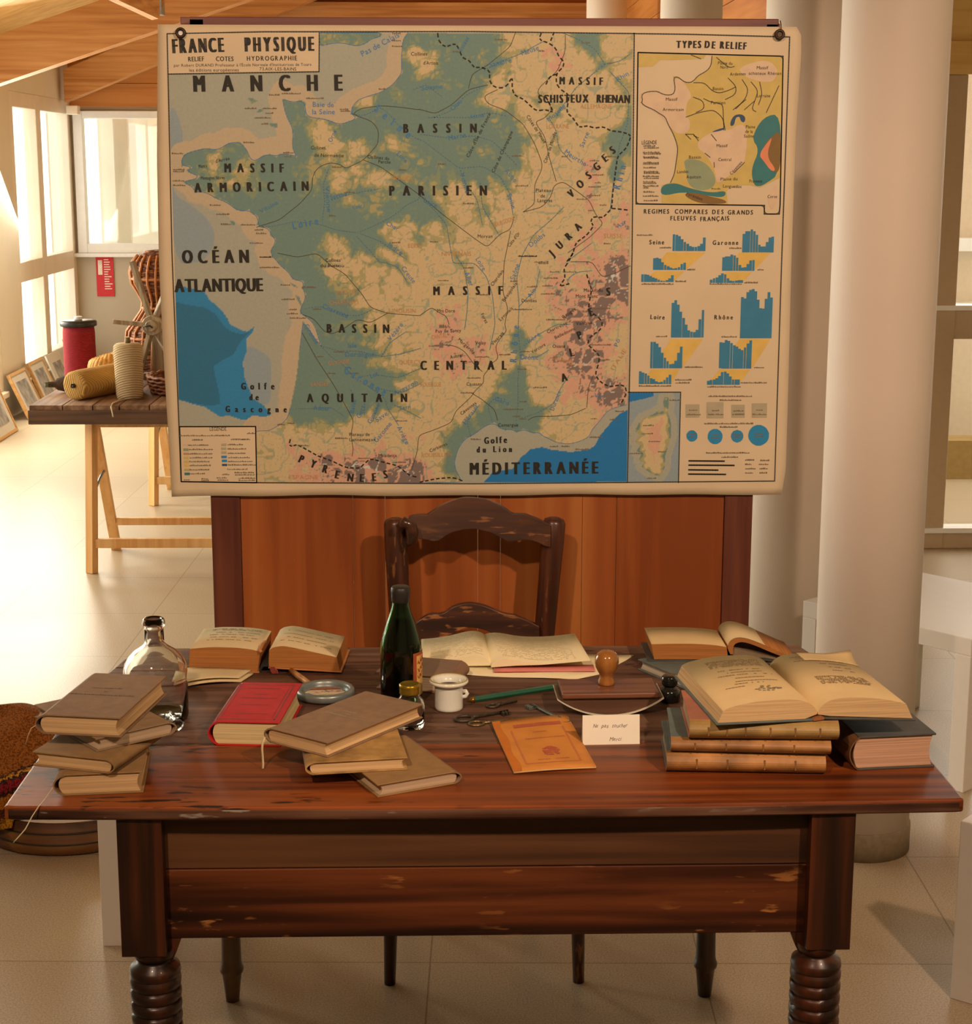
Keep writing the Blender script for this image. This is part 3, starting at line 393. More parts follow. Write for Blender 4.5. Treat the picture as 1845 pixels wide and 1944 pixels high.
# left wall: solid below / above, glazed bays
win_bays = [(9.86, 11.86), (7.3, 9.3), (4.7, 6.7), (2.1, 4.1)]
wl = MB()
ys = [FY0] + [v for b in sorted(win_bays) for v in b] + [FY1]
for a, b in zip(ys[::2], ys[1::2]): wl.box(XW - .18, XW, a, b, 0, 2.7)
for a, b in win_bays: wl.box(XW - .18, XW, a, b, 2.25, 2.7); wl.box(XW - .18, XW, a, b, 0, .2)
struct(wl.build('wall_left', white_paint))
pane = panemat('window_pane')
def left_window(k, y0, y1, ztop=2.25, zbot=.2):
    r = bpy.data.objects.new('window_%d' % k, None); C.objects.link(r); r.location = (XW, y0, 0); r.matrix_basis = TR(XW, y0, 0); r['kind'] = 'structure'
    f = MB(); W = y1 - y0; x0, x1 = -.10, .0
    ym = W * .44
    f.box(x0, x1, 0, .10, zbot, ztop); f.box(x0, x1, W - .09, W, zbot, ztop); f.box(x0, x1, ym - .075, ym + .075, zbot, ztop)
    for za, zb in ((zbot, .31), (.90, 1.045), (2.14, ztop)): f.box(x0 + .003, x1 - .003, .1, W - .09, za, zb)
    f.build('window_frame', frame_paint, r, bevel=.006)
    g = MB(); g.box(-.055, -.049, .1, W - .09, .31, .9); g.box(-.055, -.049, .1, W - .09, 1.045, 2.14); g.build('pane', pane, r)
    s = MB().box(-.1, .04, 0, W, zbot - .04, zbot); s.build('sill', frame_paint, r, bevel=.005)
for k, (a, b) in enumerate(win_bays): left_window(k + 1, a, b)
# back wall with a window, white below, orange boards in the gable
wb = MB(); wx0, wx1 = -3.075, -1.35
wb.box(FX0, wx0, YB, YB + .18, 0, 2.2); wb.box(wx1, 1.5, YB, YB + .18, 0, 2.2); wb.box(wx0, wx1, YB, YB + .18, 0, 1.02); wb.box(wx0, wx1, YB, YB + .18, 2.17, 2.2)
struct(wb.build('wall_back', mat('back_wall_paint', day(190, 178, 156), .7, var=.03, scale=3)))
gb = MB()
for k in range(14): gb.box(FX0, FX1, YB - .02, YB + .18, 2.2 + k * .19, 2.2 + k * .19 + .186)
struct(gb.build('wall_gable', orange_board))
r = bpy.data.objects.new('window_5', None); C.objects.link(r); r.location = (wx0, YB, 1.02); r.matrix_basis = TR(wx0, YB, 1.02); r['kind'] = 'structure'
bright_frame = mat('bright_frame', (.86, .85, .8), .4, var=.02)
W = wx1 - wx0; H = 1.15; f = MB()
f.box(0, .078, -.05, .05, 0, H); f.box(W - .078, W, -.05, .05, 0, H); f.box(.078, W - .078, -.05, .05, 0, .078); f.box(.078, W - .078, -.05, .05, H - .062, H)
f.build('window_frame', bright_frame, r, bevel=.006)
MB().box(.078, W - .078, .0, .006, .078, H - .062).build('pane', pane, r)
MB().box(-.03, W, -.09, -.05, -.03, 0).build('sill', bright_frame, r)
ext = mat('render_coat', day(222, 216, 196), .8, var=.05, scale=4)
struct(MB().box(-3.12, .6, YB + 1.2, YB + 1.35, 0, 3.6).box(-2.86, -2.74, YB + .55, YB + .62, 0, 3.0).build('wall_outside', ext))
# right-hand glazed wall further forward
YR = 5.126
q = MB()
for k in range(12): q.box(1.36, 1.5, YR, YB, 2.15 + k * .19, 2.15 + k * .19 + .186)
struct(q.build('wall_return_upper', wood('return_board', day(172, 104, 40), day(190, 120, 52), day(204, 136, 66), axis=1, grain=22, rough=.6, bump=.05, big=1)))
white_bar = mat('white_bar', (.84, .84, .8), .45, var=.02)
beige_bar = mat('beige_bar', day(190, 168, 138), .55, var=.04)
wr = MB(); wr.box(1.5, FX1, YR, YR + .14, 2.27, 4.3).box(1.5, FX1, YR - .02, YR + .16, 2.13, 2.27)
struct(wr.build('wall_right_glazed', pine))
struct(MB().box(1.36, 1.5, YR, YB, 0, 2.15).build('wall_return', white_paint))
r = bpy.data.objects.new('window_6', None); C.objects.link(r); r.location = (1.5, YR, 0); r.matrix_basis = TR(1.5, YR, 0); r['kind'] = 'structure'
f = MB()
for x0, x1 in ((0, .12), (.60, .745), (1.9, 2.02), (2.58, 2.7)): f.box(x0, x1, 0, .1, 0, 2.13)
for z0, z1 in ((0, .075), (.97, 1.10)): f.box(.12, 2.58, .004, .096, z0, z1)
f.build('window_frame', beige_bar, r, bevel=.004)
f = MB()
for z0, z1 in ((.075, .098), (1.10, 1.122)): f.box(.12, 2.58, -.01, .09, z0, z1)
f.build('glazing_bead', white_bar, r)
MB().box(.12, 2.58, .045, .051, .1, .97).box(.12, 2.58, .045, .051, 1.12, 2.13).build('pane', pane, r)
struct(MB().box(3.9, 4.05, FY0, YR, 0, 4.2).build('wall_right', white_paint))
struct(MB().box(FX0, FX1, FY0 - .15, FY0, 0, 4.4).build('wall_front', white_paint))
# neighbouring building and hedge seen through the glazing
nb = thing('neighbour_house', 'pale house with brown framed dark window seen through the right glazing', 'building', (1.9, 8.2, 0))
q = MB().box(-.3, 2.6, 0, .2, 1.35, 1.62).box(-.3, 2.6, 0, .2, 2.4, 3.6).box(-.3, -.12, 0, .2, 1.62, 2.4).box(.75, 2.6, 0, .2, 1.62, 2.4).box(-.3, 2.6, 0, .2, 0, 1.35)
q.build('facade', mat('house_render', day(214, 196, 168), .8, var=.04), nb)
MB().box(-.12, .75, -.02, .1, 2.26, 2.4).box(-.12, .75, -.02, .1, 1.62, 1.70).box(-.12, -.05, -.02, .1, 1.7, 2.26).box(.68, .75, -.02, .1, 1.7, 2.26).build('window_frame', wood('brown_frame', (.1, .035, .012), (.16, .06, .02), (.2, .08, .03), 0), nb)
MB().box(-.05, .68, .06, .09, 1.7, 2.26).build('dark_pane', mat('dark_pane', (.03, .035, .03), .15, var=.4, scale=5), nb)
MB().box(-.3, 2.6, -.12, 0, 1.22, 1.30).box(-.3, 2.6, -.12, 0, .86, .90).build('ledge', white_bar, nb)
MB().box(.1, .5, -.02, .02, 1.0, 1.2).build('small_pane', mat('grey_pane', (.12, .14, .13), .2, var=.2), nb)
hd = MB().box(1.6, 3.8, 6.9, 7.1, 0, .22).build('garden_wall', mat('olive_render', day(150, 122, 66), .9, var=.1), origin=(2.6, 7, 0), world=True)
tag(hd, 'low olive brown garden wall outside the right glazing', 'wall')
# round columns in a row
for i, (x, y, rad, lab) in enumerate([(1.012, 1.65, .128, 'thick white round column nearest the desk with grey base ring'), (1.065, 2.86, .138, 'white round column just behind the right edge of the map'),
                                 (1.0, 5.0, .132, 'slimmer white column top showing above the map, nearer to the thick columns'), (1.01, 8.95, .131, 'slimmest bright white column top above the middle of the map')]):
    t = thing('column', lab, 'column', (x, y, 0))
    MB().lathe([(rad, .075), (rad, 1.2), (rad, 2.4), (rad, cz(x) - .02)], 64).build('shaft', column_paint, t)
    MB().lathe([(rad + .004, 0), (rad + .004, .07), (rad, .075)], 64).build('base_ring', mat('base_ring_%d' % i, seen(120, 90, 62), .6, var=.15, scale=60), t)
# roof timbers
def beam(name, lab, y0, y1, p, q, h):
    "rafter in a plane y=const from p=(x,z) bottom edge to q, depth h upward"
    o = MB().prism([p, q, (q[0], q[1] + h), (p[0], p[1] + h)], y0, y1, 'y').build(name, glulam, origin=(p[0], (y0 + y1) / 2, p[1]), world=True)
    tag(o, lab, 'beam')
beam('roof_beam', 'big spruce rafter crossing the top left corner above the side windows', 8.25, 8.4, (-3.05, 2.125), (.9, 3.42), .285)
beam('roof_beam', 'second spruce rafter behind the big one, ending in the room corner', 11.45, 11.6, (-3.05, 2.225), (.9, 3.8), .25)
o = MB().prism([(-3.05, 0), (1.3, 0), (1.3, .16), (-3.05, .16)], 0, .12, 'y', M=TR(0, YB - .16, 2.86)).build('tie_beam', glulam, origin=(0, YB - .1, 2.86), world=True); tag(o, 'horizontal spruce tie beam peeking over the map against the orange boards', 'beam')
t = thing('roof_strut', 'slanting spruce strut with grey steel shoe above the upper left map corner', 'beam', (-1.66, 7.5, 2.56))
o = bar(MB(), (-1.665, 7.55, 2.60), (-2.25, 7.2, 2.86), .10, .12).build('timber', glulam, t, world=True)
MB().box(-1.68, -1.64, 7.5, 7.62, 2.57, 2.80).build('steel_shoe', mat('galvanised', (.33, .33, .3), .5, metal=.6), t, world=True)
o = MB().box(-3.05, -2.96, 11.5, 11.6, 2.13, 2.2).build('alarm_box', frame_paint, origin=(-3, 11.55, 2.13), world=True, bevel=.006); tag(o, 'small cream box in the corner above the back window', 'box')
# red notice on the back wall
t = thing('red_notice', 'red notice with white print hanging on the back wall below the window', 'poster', (-2.87, YB - .012, .66))
MB().box(-.072, .072, 0, .008, 0, .36).build('sheet', mat('red_print', day(205, 40, 48), .6, var=.08), t)
q = MB(); q.box(-.055, -.02, -.001, 0, .18, .30)
random.seed(3)
for k in range(13):
    z = .3 - k * .02; x = -.005; q.box(x, x + random.uniform(.03, .065), -.001, 0, z, z + .008)
q.build('white_print', mat('white_print', day(235, 225, 210), .7), t)

# ------------------------------------------------------------------ left background: trestle table and its things
trestle_pine = wood('trestle_pine', day(214, 158, 92), day(226, 176, 112), day(234, 190, 128), axis=2, grain=40, rough=.5, bump=.05)
def trestle(lab, y, x0=-1.59, x1=-.95, lean=.465):
    t = thing('trestle', lab, 'trestle', (x0, y, 0), group=None)
    for x in (x0, x1):
        o = bar(MB(), (x, y, 0), (x + .02, y + .03, .668), .042, .035).build('leg', trestle_pine, t, world=True, bevel=.002)
        o = bar(MB(), (x + .02, y + lean, 0), (x + .02, y + .07, .668), .042, .035).build('leg', trestle_pine, t, world=True, bevel=.002)
    rail_m = trestle_pine
    MB().box(x0 + .02, x1 - .02, y - .01, y + .018, .112, .152).build('stretcher', rail_m, t, world=True, bevel=.002)
    MB().box(x0 + .04, x1, y + lean - .105, y + lean - .08, .135, .168).build('stretcher', rail_m, t, world=True, bevel=.002)
    MB().box(x0 + .03, x1 - .02, y + .02, y + .075, .635, .674).build('top_rail', rail_m, t, world=True, bevel=.002)
    MB().tube([(x0 + .025, y + .015, .36), (x0 + .03, y + .12, .40), (x0 + .03, y + .235, .42)], .006, 8).build('hinge_stay', mat('stay_steel', (.3, .32, .33), .4, metal=.8), t, world=True)
trestle('pine trestle under the front end of the plank bench', 4.72)
trestle('pine trestle further back under the plank bench, partly behind the map', 6.22, x0=-1.57)
old_plank = wood('old_plank', day(96, 66, 42), day(128, 94, 66), day(160, 126, 96), axis=1, grain=36, rough=.7, bump=.3)
bt = thing('plank_bench', 'weathered plank table top with thick edge board on pine trestles', 'table', (-1.3, 4.55, .676))
q = MB(); xs = [-1.785, -1.645, -1.52, -1.41, -1.285, -1.14, -.9]
for a, b in zip(xs, xs[1:]): q.box(a, b - .004, 4.56, 6.75, .725, .755)
q.build('plank', old_plank, bt, world=True, bevel=.002)
MB().box(-1.79, -.9, 4.55, 4.60, .676, .735).build('edge_board', wood('edge_board', day(74, 50, 34), day(104, 76, 52), day(126, 96, 68), axis=0, grain=30, rough=.7), bt, world=True, bevel=.003)
MB().box(-1.72, -.95, 6.3, 6.4, .676, .725).box(-1.72, -.95, 4.74, 4.82, .676, .725).build('cross_batten', old_plank, bt, world=True)
def yarn(name, col, freq, tilt=.3):
    mt, N, L, P = newmat(name); P.inputs['Roughness'].default_value = .9; tc = N.new('ShaderNodeTexCoord')
    mp = N.new('ShaderNodeMapping'); mp.inputs['Rotation'].default_value = (tilt, tilt * .5, 0); wv = N.new('ShaderNodeTexWave'); wv.bands_direction = 'Z'; wv.inputs['Scale'].default_value = freq; wv.inputs['Distortion'].default_value = 1.2; wv.inputs['Detail'].default_value = 3
    rp = N.new('ShaderNodeValToRGB'); rp.color_ramp.elements[0].color = tuple(c * .62 for c in col) + (1,); rp.color_ramp.elements[1].color = (*col, 1)
    L.new(tc.outputs['Object'], mp.inputs['Vector']); L.new(mp.outputs['Vector'], wv.inputs['Vector']); L.new(wv.outputs['Fac'], rp.inputs['Fac']); L.new(rp.outputs['Color'], P.inputs['Base Color'])
    b = N.new('ShaderNodeBump'); b.inputs['Strength'].default_value = .6; b.inputs['Distance'].default_value = .004; L.new(wv.outputs['Fac'], b.inputs['Height']); L.new(b.outputs['Normal'], P.inputs['Normal']); return mt
ZT = .7555
# red reel
t = thing('thread_reel', 'tall reel of red thread with black end disc and paper tag on the plank bench', 'reel', (-1.745, 5.41, ZT))
MB().lathe([(.070, .008), (.073, .03), (.074, .12), (.073, .22), (.070, .252)], 40).build('red_thread', yarn('red_yarn', day(176, 38, 52), 60), t)
blackp = mat('black_plastic', (.02, .024, .02), .4)
MB().lathe([(.082, .252), (.084, .258), (.084, .272), (.078, .278), (.02, .278)], 40).lathe([(.078, 0), (.078, .008)], 40).build('end_disc', blackp, t, bevel=.001)
MB().lathe([(.018, .278), (.018, .296)], 20).build('paper_core', mat('paper_core', (.8, .8, .78), .7), t)
# cream cone standing
t = thing('twine_cone', 'cream coloured cone of twine standing upright on the plank bench', 'reel', (-1.405, 4.77, ZT))
MB().lathe([(.054, 0), (.057, .02), (.060, .12), (.062, .20), (.060, .226), (.05, .236), (.015, .238)], 40).build('twine', yarn('cream_yarn', day(212, 186, 142), 34, .35), t)
MB().lathe([(.011, .236), (.011, .262)], 16).build('core_tube', mat('olive_core', day(120, 104, 60), .7), t)
MB().tube([(-.012, -.064, .004), (-.03, -.10, .004), (-.04, -.175, .003), (-.036, -.236, -.002), (-.03, -.243, -.03), (-.028, -.243, -.045)], .003, 6).build('loose_end', mat('twine_end', day(226, 206, 170), .9), t)
# lying honey coloured spool
def lying(name, lab, p, q, prof, mt, core):
    p, q = Vector(p), Vector(q); t = thing(name, lab, 'reel', (p.x, p.y, ZT)); Mx = along(p, q)
    MB().lathe(prof, 36, M=Mx, cap=False).build('twine', mt, t, world=True)
    Lq = (q - p).length; r0 = prof[0][0]
    MB().lathe([(r0, -.012), (r0, .02)], 20, M=Mx, cap=False).lathe([(r0 * .6, -.012), (r0 * .6, .02)], 20, M=Mx, cap=True).build('core_tube', core, t, world=True)
dark_core = mat('dark_core', (.03, .03, .02), .6)
lying('twine_spool', 'honey coloured spool of twine lying on its side between cone and red reel', (-1.625, 4.70, ZT + .064), (-1.44, 5.08, ZT + .066), [(.009, .0), (.05, -.004), (.062, .008), (.064, .05), (.065, .22), (.064, .40), (.058, .415), (.01, .416)], yarn('honey_yarn', day(214, 170, 92), 40, 1.2), dark_core)
lying('wool_bobbin', 'small dark brown wool bobbin lying at the left end of the bench', (-1.795, 4.96, ZT + .036), (-1.61, 5.02, ZT + .038), [(.012, 0), (.014, .03), (.026, .04), (.034, .07), (.036, .12), (.036, .18), (.03, .195), (.01, .196)], yarn('dark_wool', day(82, 62, 44), 60, 1.3), mat('green_core', (.12, .16, .09), .6))
# wicker things
def wicker(name, a, b):
    mt, N, L, P = newmat(name); P.inputs['Roughness'].default_value = .6; tc = N.new('ShaderNodeTexCoord')
    mp = N.new('ShaderNodeMapping'); mp.inputs['Scale'].default_value = (1, 1, 3.2); vz = N.new('ShaderNodeTexVoronoi'); vz.inputs['Scale'].default_value = 26; nz = N.new('ShaderNodeTexNoise'); nz.inputs['Scale'].default_value = 45
    rp = N.new('ShaderNodeValToRGB'); rp.color_ramp.elements[0].color = (*b, 1); rp.color_ramp.elements[1].color = (*a, 1); rp.color_ramp.elements[0].position = .08; rp.color_ramp.elements[1].position = .6
    L.new(tc.outputs['Object'], mp.inputs['Vector']); L.new(mp.outputs['Vector'], vz.inputs['Vector']); L.new(vz.outputs['Distance'], rp.inputs['Fac']); L.new(rp.outputs['Color'], P.inputs['Base Color'])
    bm_ = N.new('ShaderNodeBump'); bm_.invert = True; bm_.inputs['Strength'].default_value = 1; bm_.inputs['Distance'].default_value = .012; L.new(vz.outputs['Distance'], bm_.inputs['Height']); L.new(bm_.outputs['Normal'], P.inputs['Normal']); return mt
wk = wicker('brown_wicker', day(84, 40, 16), day(178, 112, 58))
t = thing('wicker_figure', 'tall brown wicker fish trap with pinched waist behind the wooden reel', 'basket', (-1.415, 5.74, ZT))
prof = [(.165, 0), (.18, .03), (.178, .10), (.165, .20), (.125, .25), (.09, .30), (.085, .34), (.11, .39), (.135, .43), (.14, .48), (.125, .53), (.10, .56), (.07, .58), (.02, .585)]
MB().lathe(prof, 44).build('woven_body', wk, t)
q = MB()
for k in range(22):
    a = 2 * PI * k / 22; q.tube([((r + .004) * math.cos(a + i * .02), (r + .004) * math.sin(a + i * .02), z) for i, (r, z) in enumerate(prof[1:12])], .006, 6)
for r, z in ((.172, .05), (.17, .17), (.09, .31), (.137, .45)): q.tube([(r * math.cos(2 * PI * k / 40), r * math.sin(2 * PI * k / 40), z) for k in range(40)], .008, 6, closed=True)
q.build('willow_rods', mat('willow', day(176, 112, 60), .6, var=.3, scale=60), t)
t = thing('wicker_tray', 'flat round brown wicker basket beside the cream cone of twine', 'basket', (-1.17, 4.985, ZT))
MB().lathe([(.15, 0), (.175, .02), (.187, .06), (.19, .078), (.177, .078), (.167, .03), (.02, .02)], 48, cap=True).build('woven_body', wk, t)
q = MB()
for k in range(5): q.tube([((.176 + .004 * k) * math.cos(2 * PI * i / 60), (.176 + .004 * k) * math.sin(2 * PI * i / 60), .01 + .016 * k + .004 * math.sin(i * 2.1 + k * 2)) for i in range(60)], .008, 6, closed=True)
q.build('willow_rods', mat('willow_dark', day(140, 84, 44), .6, var=.35, scale=50), t)
t = thing('straw_ring', 'ring of golden twisted straw rope behind the lying spool', 'rope', (-1.575, 5.215, ZT))
q = MB()
for j in range(3):
    q.tube([((.065 + .015 * math.cos(a * 9 + j * 2.1)) * math.cos(a), (.06 + .015 * math.cos(a * 9 + j * 2.1)) * math.sin(a), .10 + .03 * math.sin(a * 9 + j * 2.1) + .02 * math.cos(a)) for a in [2 * PI * i / 90 for i in range(90)]], .017, 8, closed=True)
    q.tube([((.07 + .015 * math.cos(a * 9 + j * 2.1)) * math.cos(a), (.065 + .015 * math.cos(a * 9 + j * 2.1)) * math.sin(a), .04 + .022 * math.sin(a * 9 + j * 2.1)) for a in [2 * PI * i / 90 for i in range(90)]], .016, 8, closed=True)
q.build('straw_rope', mat('straw', day(206, 150, 66), .7, var=.3, scale=50), t)
# six-armed wooden reel
gw = wood('grey_wood', day(120, 104, 80), day(160, 144, 116), day(196, 180, 150), axis=2, grain=50, rough=.7, bump=.2)
hub = Vector((-1.40, 5.36, 1.013))
t = thing('skein_winder', 'grey wooden winder with six flat arms and round hub standing on the bench', 'winder', (hub.x, hub.y, ZT))
for dx, dz, dy in ((-.085, .29, .02), (-.175, .02, -.03), (-.065, -.2, .02), (.10, .25, .05), (.09, -.2, .05), (.18, .03, .06)):
    d = Vector((dx, dy, dz)); bar(MB(), hub + d * .12 + Vector((0, .02, 0)), hub + d + Vector((0, .02, 0)), .036, .02).build('arm', gw, t, world=True, bevel=.002)
MB().lathe([(.045, -.01), (.047, 0), (.047, .05), (.042, .055)], 28, M=TR(*(hub + Vector((0, .05, 0)))) @ Matrix.Rotation(PI / 2, 4, 'X')).lathe([(.026, .055), (.026, .09), (.022, .094)], 24, M=TR(*(hub + Vector((0, .05, 0)))) @ Matrix.Rotation(PI / 2, 4, 'X')).build('hub', gw, t, world=True)
MB().tube([tuple(hub + Vector((-.03, -.052, .0))), tuple(hub + Vector((0, -.052, .004))), tuple(hub + Vector((.012, -.052, -.006)))], .004, 6).build('iron_pin', blackp, t, world=True)
bar(MB(), (hub.x + .01, hub.y + .085, ZT), (hub.x + .01, hub.y + .085, hub.z + .02), .05, .03).box(hub.x - .06, hub.x + .09, hub.y + .055, hub.y + .115, ZT, ZT + .03).build('stand', gw, t, world=True, bevel=.002)
# framed pictures leaning along the left wall
pf = wood('picture_frame_wood', day(196, 146, 86), day(212, 166, 106), day(224, 182, 126), axis=1, grain=40, rough=.5, bump=.05)
mount = mat('mount_card', day(214, 206, 190), .8, var=.03)
photo_m = mat('grey_photograph', day(160, 156, 150), .5, var=.5, scale=14)
for i, (y, Wd, Hh, xb, wooden, lab) in enumerate([(8.30, .50, .38, -2.90, 1, 'framed grey picture cut by the left edge of view, leaning on the wall'), (9.28, .46, .34, -2.93, 1, 'framed grey picture in pale wood leaning nearest behind the bench corner'),
        (9.80, .44, .36, -2.92, 1, 'framed pale picture leaning just behind the nearest framed one'), (10.3, .44, .36, -2.90, 0, 'white mounted sheet without wooden frame leaning under the window'), (10.95, .40, .42, -2.90, 1, 'framed picture half hidden by the red thread reel')]):
    t = thing('picture', lab, 'picture', (xb, y, 0)); th = math.atan2(.15, Hh); Mx = Matrix.Rotation(-th, 4, 'Y') @ RZ(PI / 2)
    # local: x along wall (y), z up, front face towards +X of the room
    q = MB(); b = .02
    if wooden:
        q.box(0, Wd, -.012, .010, 0, b, Mx).box(0, Wd, -.012, .010, Hh - b, Hh, Mx).box(0, b, -.012, .010, b, Hh - b, Mx).box(Wd - b, Wd, -.012, .010, b, Hh - b, Mx); q.build('frame', pf, t)
    MB().box(b if wooden else 0, Wd - (b if wooden else 0), -.006, .006, b if wooden else 0, Hh - (b if wooden else 0), Mx).build('mount', mount, t)
    MB().box(.09, Wd - .09, -.0085, -.006, .08, Hh - .07, Mx).build('photograph', photo_m, t)
# ------------------------------------------------------------------ white side tables
lack = mat('white_lacquer', (.72, .70, .64), .4, var=.015)
def side_table(lab, L0, a, side, h=.45):
    ang = math.atan2(a[1], a[0]); t = thing('side_table', lab, 'side table', (L0[0], L0[1], 0), ang)
    MB().box(0, side, 0, side, h - .05, h).build('tabletop', lack, t, bevel=.002)
    for x, y in ((0, 0), (side - .05, 0), (0, side - .05), (side - .05, side - .05)): MB().box(x, x + .05, y, y + .05, 0, h - .05).build('leg', lack, t, bevel=.002)
side_table('low white side table turned cornerwise behind the thick column', (1.019, 2.444), (.652, -.758), .58)
o = MB().box(-.842, -.715, 1.09, 1.22, 0, .5).build('white_plinth', lack, origin=(-.78, 1.15, 0), world=True, bevel=.002); tag(o, 'narrow white plinth standing behind the left front leg of the desk', 'plinth')
o = MB().prism([(1.006, .802), (1.40, .50), (1.43, .53), (1.04, .84)], 0, .40, 'z').build('display_plinth', lack, origin=(1.2, .68, 0), world=True, bevel=.002); tag(o, 'white display plinth cut by the right edge beside the desk', 'plinth')
# ------------------------------------------------------------------ display board behind the desk
MY = 1.342
ply = wood('board_veneer', seen(122, 50, 14), seen(148, 68, 24), seen(164, 86, 36), axis=2, grain=14, rough=.42, bump=.03, big=1.2, wear=(seen(160, 90, 45), .74))
stile_m = wood('board_stile', seen(72, 26, 14), seen(90, 38, 22), seen(104, 48, 28), axis=2, grain=40, rough=.45, bump=.05)
t = thing('display_board', 'orange brown panelled board with dark stiles standing behind the chair', 'board', (.02, 1.36, 0))
q = MB()
for x0, x1 in ((-.535, -.278), (-.277, -.203), (-.202, .012), (.013, .065), (.066, .255), (.256, .335), (.336, .585)): q.box(x0, x1, MY + .012, MY + .028, .30, 2.03)
q.build('plank', ply, t, world=True)
for x0, x1 in ((-.603, -.536), (.586, .651)): MB().box(x0, x1, MY + .004, MY + .044, 0, 2.03).build('stile', stile_m, t, world=True, bevel=.002)
rail_m = wood('top_rail_wood', seen(84, 36, 26), seen(104, 48, 36), seen(116, 60, 44), axis=0, grain=40, rough=.5)
MB().box(-.617, .673, MY + .0035, MY + .05, 2.031, 2.052).box(-.645, .645, MY + .06, MY + .08, 2.04, 2.056).build('top_rail', rail_m, t, world=True, bevel=.002)
MB().box(-.617, -.585, MY + .0035, MY + .055, 2.026, 2.048).box(.645, .676, MY + .0035, MY + .055, 2.018, 2.042).build('rail_end', stile_m, t, world=True, bevel=.002)
for x0, x1 in ((-.61, -.53), (.58, .66)): MB().box(x0, x1, MY - .10, MY + .25, 0, .05).build('foot', stile_m, t, world=True, bevel=.004)

# ------------------------------------------------------------------ the wall map
def U(p): return (p[0] / 1000 - .70, p[1] / 1000 + .99)
def interp(z, pts):
    zs = [p[0] for p in pts]; return np.interp(z, zs, [p[1] for p in pts])
def wy(x, z):
    "hang of the sheet: gentle bulges away from the board"
    return MY - .006 - .010 * np.clip((np.abs(x) - .699) / .03, 0, 1) ** 2 + 0 * z
mp_t = thing('wall_map', 'large physical school map of France with side charts hanging on the board', 'map', (.015, MY, .99))
paper = mat('map_paper', seen(200, 158, 120), .62, var=.05, scale=5, spec=.3)
LX = [(.985, -.690), (1.1, -.692), (1.3, -.697), (1.52, -.700), (1.75, -.696), (2.036, -.684)]
RX = [(.992, .715), (1.05, .722), (1.3, .720), (1.52, .7175), (1.8, .717), (1.98, .722), (2.02, .720), (2.038, .708)]
rows = []
NZ, NX = 60, 80
for i in range(NZ + 1):
    row = []
    for j in range(NX + 1):
        u = j / NX; v = i / NZ
        z0 = .9895 + .004 * math.sin(u * 31) * .3 + .0035 * abs(math.sin(u * 7)) * .6; z1 = 2.0345
        z = z0 + (z1 - z0) * v; x = interp(z, LX) * (1 - u) + interp(z, RX) * u
        row.append((x, float(wy(x, z)), z))
    rows.append(row)
q = MB(); R_, K_ = len(rows), len(rows[0]); fl = [p for r_ in rows for p in r_]; n = len(fl); fs = []
for i in range(R_ - 1):
    for j in range(K_ - 1):
        a = i * K_ + j; fs.append((a, a + 1, a + K_ + 1, a + K_)); fs.append((n + a, n + a + K_, n + a + K_ + 1, n + a + 1))
for j in range(K_ - 1): fs.append((j, n + j, n + j + 1, j + 1)); a = (R_ - 1) * K_ + j; fs.append((a, a + 1, n + a + 1, n + a))
for i in range(R_ - 1): a = i * K_; fs.append((a, a + K_, n + a + K_, n + a)); b = a + K_ - 1; fs.append((b, n + b, n + b + K_, b + K_))
q.add(fl + [(x, y + .0016, z) for x, y, z in fl], fs, True); q.build('map_sheet', paper, mp_t, world=True)
def chaikin(p, n=2):
    for _ in range(n): p = [tuple(a + (b - a) * t_ for a, b in zip(p[i], p[(i + 1) % len(p)])) for i in range(len(p)) for t_ in (.25, .75)]
    return p
# --- relief printed on the sheet: colours of height and depth on a fine grid
def inpoly(px, pz, poly):
    P = np.array(poly, float); r = np.zeros(px.shape, bool); j = len(P) - 1
    for i in range(len(P)):
        xi, zi = P[i]; xj, zj = P[j]
        if zi != zj:
            c = ((zi > pz) != (zj > pz)) & (px < (xj - xi) * (pz - zi) / (zj - zi) + xi); r ^= c
        j = i
    return r
def segdist(px, pz, lines, closed=False):
    d = np.full(px.shape, 1e9)
    for l in lines:
        for a, b in zip(l, l[1:]):
            ax, az = a; dx, dz = b[0] - ax, b[1] - az; L2 = dx * dx + dz * dz + 1e-9
            tt = np.clip(((px - ax) * dx + (pz - az) * dz) / L2, 0, 1); d = np.minimum(d, (px - ax - tt * dx) ** 2 + (pz - az - tt * dz) ** 2)
    return np.sqrt(d)
rng = np.random.RandomState(5)
def vnoise(px, pz, s):
    g = rng.rand(160, 160); x = px / s + 7; z = pz / s + 7; xi = np.floor(x).astype(int); zi = np.floor(z).astype(int); fx = x - xi; fz = z - zi
    fx = fx * fx * (3 - 2 * fx); fz = fz * fz * (3 - 2 * fz); G = lambda a, b: g[a % 160, b % 160]
    return (G(xi, zi) * (1 - fx) + G(xi + 1, zi) * fx) * (1 - fz) + (G(xi, zi + 1) * (1 - fx) + G(xi + 1, zi + 1) * fx) * fz
def rowgrid(poly4, nx, nz):
    "bilinear grid over a quad TL,TR,BR,BL in mm"
    TL, TR_, BR, BL = [np.array(p, float) for p in poly4]; u = np.linspace(0, 1, nx)[None, :, None]; v = np.linspace(0, 1, nz)[:, None, None]
    return ((BL * (1 - u) + BR * u) * (1 - v) + (TL * (1 - u) + TR_ * u) * v)
